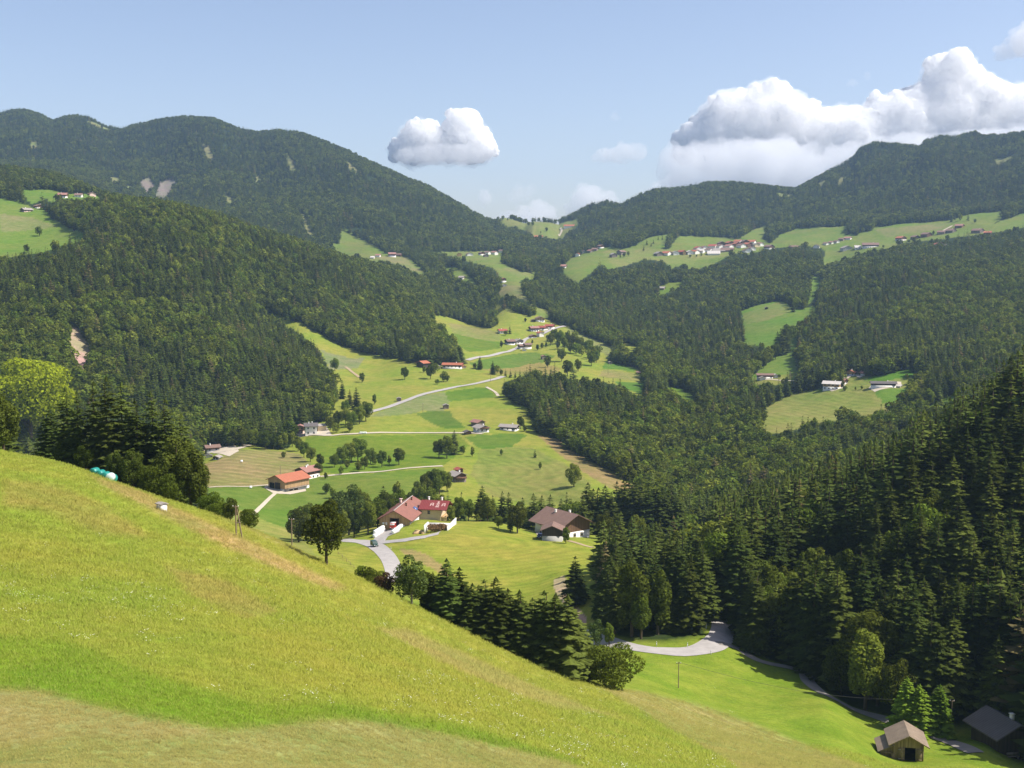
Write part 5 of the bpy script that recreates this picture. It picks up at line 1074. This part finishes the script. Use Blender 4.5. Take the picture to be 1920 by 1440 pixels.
# wrapped silage bales
def balemesh(r, h, mat, lie):
    n = 18; V = []; rings = [(0, -h / 2), (r * .86, -h / 2), (r, -h / 2 + .12), (r * 1.02, 0), (r, h / 2 - .12), (r * .86, h / 2), (0, h / 2)]
    for rr, z in rings:
        for k in range(n): V.append((rr * math.cos(6.283 * k / n), rr * math.sin(6.283 * k / n), z))
    V = np.array(V); V[:, 2] += h / 2
    if lie: V = np.stack([V[:, 2] - h / 2, V[:, 1], V[:, 0] + r], 1)
    Q = [(i * n + k, i * n + (k + 1) % n, (i + 1) * n + (k + 1) % n, (i + 1) * n + k) for i in range(len(rings) - 1) for k in range(n)]
    return nmesh('silage_bale', V, np.array(Q), [mat], smooth=True)
M_WRAP = simple('white_bale_wrap', (.82, .82, .80), .4, .06, 3, .4); M_TEAL = simple('teal_bale_wrap', (.02, .23, .19), .35, .25, 3, .5)
BALE = balemesh(.72, 1.25, M_WRAP, False); BALEL = balemesh(.7, 1.25, M_WRAP, True)
def bale(me, x, y, z, rz, label, group): ob = link(bpy.data.objects.new('silage_bale', me)); ob.location = (x, y, z); ob.rotation_euler.z = rz; return tag(ob, label, 'bale', group)
def nth(i): return 'nearest' if i == 0 else ORD[i] + ' nearest'
a = BARN_O.matrix_basis @ Vector((-4.3, -25.5, 0)); b = BARN_O.matrix_basis @ Vector((-3.7, -14.8, 0))
for lev in range(2):
    for i in range(7 - lev):
        q = a.lerp(b, (i + .5 * lev) / 6.3); bale(BALE, q.x, q.y, float(hz(q.x, q.y)) + lev * 1.24, 0, f"{nth(i)} white bale in the {'bottom' if lev == 0 else 'upper'} layer of the stack left of the barn ramp", 'white bales left of the ramp')
a = BARN_O.matrix_basis @ Vector((2.6, -25.2, 0)); b = BARN_O.matrix_basis @ Vector((3.0, -14.8, 0))
for i in range(8):
    q = a.lerp(b, i / 7.4); bale(BALE, q.x, q.y, float(hz(q.x, q.y)) + .1, 0, f"{nth(i)} white bale in the single row right of the barn ramp", 'white bales right of the ramp')
for i in range(5):
    q = at(675.5 + 2.6 * i, 813.5); bale(BALEL, q.x, q.y, q.z, R(80), f"{ORD[i]}{'' if i == 0 else ' from left'} white bale beside the straight lane in the valley", 'white bales by the lane')
for i, (px, Yb, me_, c) in enumerate(((178, 184, 'teal', 'first'), (189, 183.5, 'teal', 'second'), (199, 183, 'teal', 'third'), (207, 181.5, 'white', ''), (212, 183.5, 'teal', 'fourth'))):
    u, s = ray(px, 890); x = float(u) * Yb; bale(balemesh(.66, 1.35, M_TEAL if me_ == 'teal' else simple('whitish_bale_wrap', (.62, .74, .70), .35, .12, 3, .5), True), x, Yb, float(hz(x, Yb)), R(70 + 8 * i), f"{c + ' ' if c else ''}{me_} wrapped bale{' from the left' if c else ''} at the wood edge behind the meadow crest", 'wrapped bales at the wood edge')
# utility poles
def pole(name, px, py, hpx, label, cat='pole', Y=None, twin=0.0, r=.10, mat=None, bar=True, group=None):
    if Y: u, s = ray(px, py); p = Vector((float(u) * Y, Y, float(hz(float(u) * Y, Y))))
    else: p = at(px, py)
    h = hpx * p.y / F; o = link(bpy.data.objects.new(name, None)); o.location = p; tag(o, label, cat, group); o.empty_display_size = .1
    v, q = tube([(0, 0, -.6), (0, 0, h)], [r, r * .72], 8); child('shaft', nmesh('shaft', v, q, [mat or M_POLE]), o)
    if twin:
        v, q = tube([(twin, .3, -.6), (.14, .04, h * .93)], [r * .9, r * .7], 8); child('shaft', nmesh('shaft', v, q, [mat or M_POLE]), o)
        child('brace', boxmesh('brace', [(twin * .42, .1, h * .42, twin * .8, .1, .12)], M_POLE), o)
    if bar:
        child('crossarm', boxmesh('crossarm', [(0, 0, h - .25, .9, .09, .09)], M_POLE), o)
        for s in (-.36, .36): child('insulator', boxmesh('insulator', [(s, 0, h - .13, .07, .07, .16)], M_WHITE), o)
    return o
P1 = pole('power_pole', 443, 1005, 60, 'twin legged wooden power pole on the edge of the hay meadow', twin=.75, r=.11)
pole('power_pole', 547, 1003, 58, 'reddish wooden pole on the meadow edge between twin pole and poplar', Y=186, r=.10)
P3 = pole('power_pole', 1272, 1290, 52, 'thin wooden pole in the bright green valley meadow', r=.09)
P4 = pole('power_pole', 1783, 1370, 62, 'wooden pole beside the little wayside shrine', r=.10)
pole('power_pole', 400, 945, 34, 'pale concrete pole beside the path to the red roofed barn', Y=400, r=.22, mat=M_METAL)
pole('power_pole', 526, 908, 36, 'thin pole behind the red roofed barn in the striped field', r=.14)
pole('power_pole', 920, 715, 14, 'small pole on the long white lane near its bend', r=.16)
pole('power_pole', 793, 772, 16, 'thin pole at the corner of the dark green field patch', r=.16)
pole('power_pole', 1140, 702, 16, 'thin pole in the striped pasture right of the hamlet', r=.16)
pole('power_pole', 1481, 709, 13, 'wooden twin pole on the small bench meadow', twin=1.6, r=.2)
def wire(a, b, label):
    A = a.location + Vector((0, 0, a['h'])); B = b.location + Vector((0, 0, b['h'])); P = [A.lerp(B, k / 14) - Vector((0, 0, 2.2 * math.sin(math.pi * k / 14))) for k in range(15)]
    v, q = tube([tuple(x) for x in P], [.022] * 15, 4); tag(link(bpy.data.objects.new('power_line', nmesh('power_line', v, q, [simple('wire', (.05, .05, .05), .6, .05)]))), label, 'power line')
for q, hh in ((P3, 52), (P4, 62)): q['h'] = hh * q.location.y / F - .1
wire(P3, P4, 'sagging power line between the meadow pole and the shrine pole')
del P3['h'], P4['h']
# wayside shrine, marker posts, little white hut, odds and ends
p = at(1777, 1376); o = link(bpy.data.objects.new('wayside_shrine', None)); o.location = p; o.rotation_euler.z = R(-15); tag(o, 'tiny wayside shrine with orange roof beside the pole and columnar conifers', 'shrine')
child('post', boxmesh('post', [(0, 0, .4, .14, .14, 1.2)], WM['b']), o); child('box', boxmesh('box', [(0, 0, 1.25, .5, .4, .7)], WM['p']), o); child('niche', boxmesh('niche', [(0, -.21, 1.25, .3, .05, .45)], M_WHITE), o); rm, _z = roofmesh(.5, .5, 1.6, 35, .18, .06, RM['or']); child('roof', rm, o)
MK = boxmesh('post', [(0, 0, .45, .14, .14, 1.1)], M_WHITE); MB = boxmesh('black_band', [(0, 0, .86, .146, .146, .16)], M_RUBBER)
for i, (px, py, lb) in enumerate(((1231, 1212, 'on the inner verge where the valley road leaves the hazel bush'), (1289, 1214, 'on the inner verge halfway round the valley road bend'), (1333, 1228, 'on the outer verge of the valley road junction'), (1380, 1200, 'at the wood edge above the valley road junction'), (1324, 1180, 'on the verge where the road enters the wood'), (733, 1031, 'beside the farm road below the green van'), (720, 1015, 'brown tipped, at the mouth of the farm yard track'))):
    p = at(px, py); o = link(bpy.data.objects.new('marker_post', None)); o.location = p; tag(o, 'white road marker post ' + lb, 'marker post', 'road marker posts'); child('post', MK, o); child('black_band', MB, o)
p = at(301, 957); o = link(bpy.data.objects.new('spring_hut', None)); o.location = p + Vector((0, .6, 0)); o.rotation_euler.z = R(48); tag(o, 'little white spring hut with grey lid roof on the mown slope', 'hut')
child('wall', boxmesh('wall', [(0, 0, .15, .95, 1.1, 1.3)], WM['w']), o); rm, _z = roofmesh(.95, 1.1, .8, 14, .16, .1, RM['gr']); child('roof', rm, o)
p = at(907, 968); o = link(bpy.data.objects.new('play_tower', None)); o.location = p; tag(o, 'small red play tower under the orchard trees on the knoll', 'play tower')
for s in (-.8, .8): child('leg', boxmesh('leg', [(s, 0, 1.2, .16, 1.2, 2.6)], simple('faded_red', (.50, .13, .07), .7, .15)), o)
child('platform', boxmesh('platform', [(0, 0, 1.2, 1.7, 1.2, .16)], M_RED), o); rm, _z = roofmesh(1.7, 1.3, 2.5, 30, .2, .08, RM['or']); child('roof', rm, o)
for i, (px, py, l) in enumerate(((453, 867, 'lone white bale lying in the striped hay field'), (470, 916, 'lone white bale at the edge of the bright green barn field'))):
    q = at(px, py); bale(BALEL, q.x, q.y, q.z, R(20), l, 'single white bales')
# fence along the upper edge of the farm road cutting
FP = boxmesh('post', [(0, 0, .5, .10, .10, 1.2)], M_POLE)
o = link(bpy.data.objects.new('pasture_fence', None)); tag(o, 'low wooden pasture fence beside the dark poplar-like tree', 'fence')
pp = [at(x, y) for x, y in ((634, 1040), (642, 1046), (650, 1053), (657, 1060), (664, 1067))]; o.location = pp[0]
for q in pp: child('post', FP, o, q - pp[0])
for k in range(4):
    for zz in (.45, .9):
        v, q = beam(pp[k] - pp[0] + Vector((0, 0, zz)), pp[k + 1] - pp[0] + Vector((0, 0, zz)), .05); child('rail', nmesh('rail', v, q, [M_POLE]), o)
# ------------------------------------------------------------------ standing grass and umbels on the near slope
def grass_mat(name, a, b, tip):
    t = NT(name); loc = t.n('ShaderNodeObjectInfo'); l = loc.outputs['Location']
    big = t.noise(l, .022, 4); mid = t.noise(l, .16, 4, .6); so = t.n('ShaderNodeAttribute', attribute_name='soil', attribute_type='INSTANCER').outputs['Color']
    f = t.n('ShaderNodeMapRange', {0: t.math('ADD', t.math('MULTIPLY', big, .6), t.math('MULTIPLY', mid, .4)), 1: .38, 2: .62}).outputs[0]
    c = t.mul(so, t.mix(f, RGB(*a), RGB(*b))); r = t.n('ShaderNodeNewGeometry').outputs['Random Per Island']
    c = t.mix(t.math('MULTIPLY', t.math('POWER', r, 2.0), .4), c, RGB(*tip)); c = t.mul(c, t.grey(t.math('MULTIPLY_ADD', loc.outputs['Random'], .34, .86)))
    nn = t.n('ShaderNodeVectorMath', {0: t.n('ShaderNodeVectorMath', {0: t.n('ShaderNodeNewGeometry').outputs['Normal'], 1: (0, 0, 2.2)}, operation='ADD').outputs[0]}, operation='NORMALIZE').outputs[0]
    d = t.n('ShaderNodeBsdfDiffuse', {'Color': c, 'Normal': nn}).outputs[0]; tr = t.n('ShaderNodeBsdfTranslucent', {'Color': c}).outputs[0]
    t.t.links.new(t.n('ShaderNodeMixShader', {0: .25, 1: d, 2: tr}).outputs[0], t.out.inputs[0]); return t.m
M_GR = grass_mat('standing_grass', (1.02, 1.27, 1.0), (1.40, 1.30, 1.25), (.42, .37, .13))
M_GRS = grass_mat('short_aftermath', (1.2, 1.25, 1.0), (1.5, 1.35, 1.3), (.40, .34, .16))
M_UMB = simple('umbel_white', (.60, .60, .46), .9, .1)
g = np.random.default_rng(77)
def tuft(seed, n, h, spread, lean):
    q = np.random.default_rng(seed); V = []; T = []
    for k in range(n):
        a = q.uniform(0, 6.28); b = np.array([math.cos(a), math.sin(a), 0]) * spread * q.uniform(0, 1) ** .5; d = q.uniform(0, 6.28); hh = h * q.uniform(.5, 1.15)
        tip = b + np.array([math.cos(d), math.sin(d), 0]) * lean * hh * q.uniform(.3, 1.2) + [0, 0, hh]; s = np.array([math.cos(d + 1.57), math.sin(d + 1.57), 0]) * .016
        i = len(V); V += [b - s, b + s, tip]; T.append((i, i + 1, i + 2))
    return np.array(V), np.array(T)
glib = bpy.data.collections.new('grass_library')
for k in range(4): v, t = tuft(k, 30, .14, .44, 1.15); glib.objects.link(bpy.data.objects.new(f'grass_kind_{k:02d}', nmesh('grass_tuft', v, t, [M_GR])))
for k in range(2): v, t = tuft(10 + k, 40, .10, .36, 1.5); glib.objects.link(bpy.data.objects.new(f'grass_kind_{k + 4:02d}', nmesh('short_tuft', v, t, [M_GRS])))
N = 120000
yy = np.exp(g.uniform(math.log(33), math.log(200), N)); uu = g.uniform(-.50, .52, N); xx = uu * yy
i = np.clip(np.searchsorted(GU, uu), 0, NU - 1); j = np.clip(np.searchsorted(GV, np.log(yy)), 0, NV - 1)
px, py = PX[j, i], PY[j, i]; ok = VIS[j, i] | VIS[np.maximum(j - 6, 0), i]; ok &= ~WOODM[j, i]
col = GCLASS[j, i]; mown = (np.abs(col[:, 0] - .225) < 1e-4) | (np.abs(col[:, 0] - .255) < 1e-4) | (np.abs(col[:, 0] - .2250001) < 1e-4) | (np.abs(col[:, 0] - .205) < 1e-4)
low = (np.abs(col[:, 0] - .165) < 1e-4); ok &= ~low
ok &= ~(mown & (g.random(N) < .35))
soil_ = GROUND[j, i][ok]; xx, yy, mown = xx[ok], yy[ok], mown[ok]; n = len(xx)
def points(name, x, y, z, ci, turn, size, lib, label, kind, soil=None):
    m = bpy.data.meshes.new(name); m.vertices.add(len(x)); m.vertices.foreach_set('co', np.stack([x, y, z], 1).astype(np.float32).ravel())
    for nm, ty, val in (('kind_index', 'INT', ci), ('turn', 'FLOAT', turn)):
        a = m.attributes.new(nm, ty, 'POINT'); a.data.foreach_set('value', np.asarray(val).astype(np.int32 if ty == 'INT' else np.float32))
    a = m.attributes.new('size', 'FLOAT_VECTOR', 'POINT'); a.data.foreach_set('vector', np.repeat(np.asarray(size)[:, None], 3, 1).astype(np.float32).ravel())
    if soil is not None: a = m.attributes.new('soil', 'FLOAT_COLOR', 'POINT'); a.data.foreach_set('color', np.concatenate([soil, np.ones((len(x), 1))], 1).astype(np.float32).ravel())
    o = link(bpy.data.objects.new(name, m)); tag(o, label, kind, None, 'stuff'); md = o.modifiers.new('scatter', 'NODES'); md.node_group = scatter_group(name + '_scatter', lib)
points('grass', xx, yy, hz(xx, yy) - .02, np.where(mown, 4 + g.integers(0, 2, n), g.integers(0, 4, n)), g.uniform(0, 6.28, n), g.uniform(.7, 1.35, n) * np.clip(yy / 70, .75, 1.6), glib, 'standing summer grass covering the near hay slope', 'grass', soil_)
ulib = bpy.data.collections.new('umbel_library')
for k in range(3):
    q = np.random.default_rng(300 + k); V = []; T = []
    for e in range(7):
        c = np.array([q.uniform(-.45, .45), q.uniform(-.45, .45), q.uniform(.2, .34)]); r = q.uniform(.02, .045); i0 = len(V)
        V += [c + [r * math.cos(a), r * math.sin(a), q.uniform(-.01, .01)] for a in np.arange(6) * 1.047]; T += [(i0, i0 + 1, i0 + 2), (i0, i0 + 2, i0 + 3), (i0, i0 + 3, i0 + 4), (i0, i0 + 4, i0 + 5)]
    ulib.objects.link(bpy.data.objects.new(f'umbel_kind_{k:02d}', nmesh('umbel', np.array(V), np.array(T), [M_UMB])))
N = 60000; yy = np.exp(g.uniform(math.log(48), math.log(240), N)); uu = g.uniform(-.46, .40, N); xx = uu * yy
i = np.clip(np.searchsorted(GU, uu), 0, NU - 1); j = np.clip(np.searchsorted(GV, np.log(yy)), 0, NV - 1)
dens = fbm(xx / 16, yy / 16, 3, 61) + .5 * fbm(xx / 60, yy / 60, 2, 62); c0 = GCLASS[j, i][:, 0]
isl = np.abs(c0 - .165) < 1e-4; okc = (np.abs(c0 - .226) < 1e-4) | isl
ok = okc & VIS[j, i] & (g.random(N) < np.clip((dens - .08) * .25, .003, .03)) & (~isl | (g.random(N) < .35)); xx, yy = xx[ok], yy[ok]; n = len(xx); print('umbels', n)
points('wildflowers', xx, yy, hz(xx, yy), g.integers(0, 3, n), g.uniform(0, 6.28, n), g.uniform(.7, 1.3, n), ulib, 'white umbel flowers sprinkled over the near hay slope', 'wildflowers')
# ------------------------------------------------------------------ cumulus clouds far behind the mountains
tex1 = bpy.data.textures.new('billow', 'CLOUDS'); tex1.noise_scale = 260; tex1.noise_depth = 2
tex2 = bpy.data.textures.new('small_billow', 'CLOUDS'); tex2.noise_scale = 85; tex2.noise_depth = 3
tex3 = bpy.data.textures.new('fine_billow', 'CLOUDS'); tex3.noise_scale = 30; tex3.noise_depth = 2
def cloud_mat(name, dens):
    t = NT(name); v = t.n('ShaderNodeVolumePrincipled', {'Color': RGB(1, 1, 1), 'Density': dens, 'Anisotropy': 0.0})
    t.t.links.new(v.outputs[0], t.out.inputs['Volume']); return t.m
def cloud_skin():
    t = NT('cumulus_skin'); pos = t.n('ShaderNodeNewGeometry').outputs['Position']
    h = t.math('ADD', t.noise(pos, .008, 5, .6), t.math('MULTIPLY', t.noise(pos, .03, 4, .6), .4)); bp = t.n('ShaderNodeBump', {'Strength': .3, 'Distance': 40.0, 'Height': h}).outputs[0]
    b = t.n('ShaderNodeBsdfPrincipled', {'Base Color': RGB(.98, .975, .98), 'Roughness': 1.0, 'Specular IOR Level': 0.0, 'Normal': bp, 'Subsurface Weight': 1.0, 'Subsurface Radius': (1, 1, 1), 'Subsurface Scale': 520.0, 'Subsurface Anisotropy': 0.0}).outputs[0]
    tr = t.n('ShaderNodeBsdfTranslucent', {'Color': RGB(1, 1, 1)}).outputs[0]
    t.t.links.new(t.n('ShaderNodeMixShader', {0: .42, 1: b, 2: tr}).outputs[0], t.out.inputs[0]); return t.m
M_CL = cloud_skin(); M_VEIL = cloud_mat('cloud_veil', .0045); M_CL2 = cloud_mat('thin_cloud', .0045); M_CL3 = cloud_mat('wispy_cloud', .0020)
def cloud(label, s, mat, Y, n, rmin, seed, vox=12, disp=1.0):
    poly = pts(s); a = np.array(poly); q = np.random.default_rng(seed); E = []
    k = len(poly); A_ = a; B_ = np.roll(a, -1, 0)
    V = []; T = []; off = 0; c0 = a.mean(0); U0, S0 = ray(*c0); C0 = np.array([float(U0) * Y, Y, float(S0) * Y])
    bmi = bmesh.new(); bmesh.ops.create_icosphere(bmi, subdivisions=2, radius=1); iv = np.array([v.co for v in bmi.verts]); it = np.array([[v.index for v in f.verts] for f in bmi.faces]); bmi.free()
    m = 0; tries = 0
    while m < n and tries < 20000:
        tries += 1; p = q.uniform(a.min(0), a.max(0))
        if not inside(poly, np.array([p[0]]), np.array([p[1]]))[0]: continue
        d = B_ - A_; tt = np.clip(((p - A_) * d).sum(1) / (d * d).sum(1), 0, 1); dist = np.linalg.norm(A_ + d * tt[:, None] - p, axis=1).min()
        r = dist * q.uniform(.85, 1.05)
        if r < rmin: continue
        r = min(r, 60); R_ = r * Y / F; u, s_ = ray(*p); dy = q.uniform(-1, 1) * R_ * .5
        V.append(iv * R_ * np.array([1, 1.1, 1]) + np.array([float(u) * Y, Y + dy, float(s_) * Y]) - C0); T.append(it + off); off += len(iv); m += 1
    big = [(v.mean(0), (v[:, 0].max() - v[:, 0].min()) / 2) for v in V]
    for c_, R_ in big:
        for e in range(7):
            d = q.normal(size=3); d[2] = abs(d[2]) * .8 - .15; d /= np.linalg.norm(d); r2 = R_ * q.uniform(.22, .46)
            if r2 < vox * 1.2: continue
            V.append(iv * r2 + c_ + d * R_ * q.uniform(.80, .98)); T.append(it + off); off += len(iv)
    o = link(bpy.data.objects.new('cloud', nmesh('cloud', np.vstack(V), np.vstack(T), [mat], smooth=True))); o.location = C0; tag(o, label, 'cloud', 'clouds over the skyline')
    parts_ = [(o, vox)]
    if mat is M_CL:
        W_ = [v.mean(0) + (v - v.mean(0)) * 1.2 + np.array([0, 0, -10]) for v in V]
        vl = link(bpy.data.objects.new('veil', nmesh('veil', np.vstack(W_), np.vstack(T), [M_VEIL], smooth=True)), o); parts_.append((vl, vox * 1.3))
    for ob, vx_ in parts_:
      md = ob.modifiers.new('union', 'REMESH'); md.mode = 'VOXEL'; md.voxel_size = vx_; md.use_smooth_shade = True
      for tx, st in ((tex1, 70 * disp), (tex2, 85 * disp), (tex3, 20 * disp)):
        md = ob.modifiers.new('billow', 'DISPLACE'); md.texture = tx; md.strength = st * (1 if ob is o else 1.25); md.mid_level = .5; md.texture_coords = 'GLOBAL'
    return o
cloud('heart shaped bright white cumulus left of the saddle', "728,298 734,266 758,246 768,224 782,219 796,230 806,226 820,240 836,250 842,222 852,209 874,204 896,220 912,246 926,266 942,286 926,296 890,301 850,306 800,302 760,304", M_CL, 9500, 200, 4, 1, 9)
cloud('huge towering white cumulus bank above the right mountain', "1262,300 1260,250 1290,232 1318,210 1338,184 1380,180 1410,164 1442,160 1472,174 1502,196 1540,200 1582,204 1602,212 1624,198 1630,164 1652,164 1666,188 1692,168 1722,164 1738,136 1728,110 1760,94 1802,94 1828,120 1824,140 1852,146 1892,166 1934,180 2000,170 2000,330 1600,350 1400,340", M_CL, 10500, 520, 5, 2, 14)
cloud('pale low cloud layer under the huge cumulus bank', "1215,345 1230,310 1252,268 1300,262 1340,268 1420,262 1480,258 1560,268 1640,262 1760,250 1920,232 1980,270 1980,330 1500,372 1300,372", M_CL2, 8900, 90, 8, 15, 24)  # whitish layer, set in front so it also hides the bank's grey shaded underside
cloud('pale veil added before the shaded base of the heart shaped cumulus', "722,300 740,276 800,270 870,268 930,272 946,290 930,300 890,308 850,314 800,312 750,312", M_CL2, 8900, 50, 4, 16, 14)  # added thin volume in front, brightens the cumulus's grey shaded underside
cloud('small flat thin cloud left of the great cumulus bank', "1110,300 1118,280 1150,276 1175,268 1206,268 1212,286 1205,304 1160,306", M_CL2, 9500, 60, 4, 3)
cloud('low cumulus rising behind the saddle trees', "920,415 940,394 978,392 1000,378 1022,374 1040,394 1050,420 1000,440 930,440", M_CL2, 9800, 70, 4, 4)
cloud('little upright cloud by the left skyline above the saddle', "893,372 898,356 908,350 922,362 926,386 914,396 900,388", M_CL2, 9800, 30, 3, 5, 12)
cloud('faint cloud above the low cumulus at the saddle', "945,368 958,352 980,348 1000,342 1006,358 996,376 960,378", M_CL3, 9800, 30, 4, 6, 12)
cloud('pale cloud rising left of the right forested ridge', "1058,392 1072,364 1088,348 1100,336 1120,350 1146,354 1164,372 1150,398 1100,405 1060,405", M_CL2, 9800, 60, 4, 7)
cloud('low cloud edge peeping over the right forested ridge', "1190,362 1215,346 1240,334 1266,324 1290,334 1290,356 1240,372 1200,374", M_CL2, 9800, 40, 4, 8)
cloud('left of two tiny puffs between the cumulus tops', "1580,152 1590,144 1602,150 1612,156 1606,166 1588,168", M_CL3, 9500, 14, 3, 9, 10, .5)
cloud('right of two tiny puffs between the cumulus tops', "1618,150 1622,134 1632,132 1636,144 1630,152", M_CL3, 9500, 12, 3, 10, 10, .5)
cloud('ragged cloud entering at the upper right corner', "1840,100 1870,88 1896,64 1906,48 1936,38 1990,50 1990,112 1925,106 1880,116", M_CL2, 9500, 60, 5, 11)
cloud('faint wisp high above the small flat cloud', "1132,225 1146,208 1150,194 1158,204 1170,222 1158,232", M_CL3, 9500, 20, 3, 12, 10, .6)
# ------------------------------------------------------------------ the summer haze of the valley
x0, x1, y1, z0, z1 = XX.min() - 3, XX.max() + 3, GY[-1] + 3, min(ZZ.min(), -150) - 1.0, ZZ.max() + 28
t = NT('valley_haze'); v = t.n('ShaderNodeVolumePrincipled', {'Color': RGB(.46, .68, 1.0), 'Density': 7.0e-5, 'Anisotropy': .2}); t.t.links.new(v.outputs[0], t.out.inputs['Volume'])
tag(link(bpy.data.objects.new('haze', boxmesh('haze', [((x0 + x1) / 2, (y1 - 30) / 2, (z0 + z1) / 2, x1 - x0, y1 + 30, z1 - z0)], t.m))), 'pale summer haze filling the valley air', 'haze', None, 'stuff')
# ------------------------------------------------------------------ camera, sun, sky
cam = bpy.data.objects.new('camera', bpy.data.cameras.new('camera')); COL.objects.link(cam)
cam.data.sensor_width = 36; cam.data.lens = 36 * F / 1920; cam.data.clip_start = .3; cam.data.clip_end = 90000
cam.rotation_euler = (math.pi / 2 - PITCH, 0, 0); SC.camera = cam
SUN_EL, SUN_AZ = 52.0, 96.0          # azimuth clockwise from straight ahead
sv = Vector((math.sin(R(SUN_AZ)) * math.cos(R(SUN_EL)), math.cos(R(SUN_AZ)) * math.cos(R(SUN_EL)), math.sin(R(SUN_EL))))
sun = bpy.data.objects.new('sun', bpy.data.lights.new('sun', 'SUN')); COL.objects.link(sun)
sun.data.energy = 4.7; sun.data.angle = R(.53); sun.data.color = (1, .95, .86); sun.rotation_euler = sv.to_track_quat('Z', 'Y').to_euler()
wd = bpy.data.worlds.new('World'); SC.world = wd; wd.use_nodes = True; wt = wd.node_tree
sky = wt.nodes.new('ShaderNodeTexSky'); sky.sky_type = 'NISHITA'; sky.sun_disc = False
sky.sun_elevation = R(SUN_EL); sky.sun_rotation = R(SUN_AZ); sky.altitude = 1200; sky.air_density = 1.0; sky.dust_density = 3.5; sky.ozone_density = 1.3
bg = wt.nodes['Background']; bg.inputs[1].default_value = SKY_STRENGTH if 'SKY_STRENGTH' in globals() else .115
tn = wt.nodes.new('ShaderNodeMix'); tn.data_type = 'RGBA'; tn.blend_type = 'MULTIPLY'; tn.inputs[0].default_value = 1; tn.inputs[7].default_value = (1.15, 1.02, .99, 1)
wt.links.new(sky.outputs[0], tn.inputs[6]); wt.links.new(tn.outputs[2], bg.inputs[0])
SC.view_settings.view_transform = 'Standard'; SC.view_settings.look = 'None'; SC.view_settings.exposure = 0.62; SC.view_settings.gamma = 1
SC.render.film_transparent = False
SC.cycles.max_bounces = 10; SC.cycles.diffuse_bounces = 4; SC.cycles.glossy_bounces = 2; SC.cycles.transmission_bounces = 3; SC.cycles.volume_bounces = 6; SC.cycles.transparent_max_bounces = 8
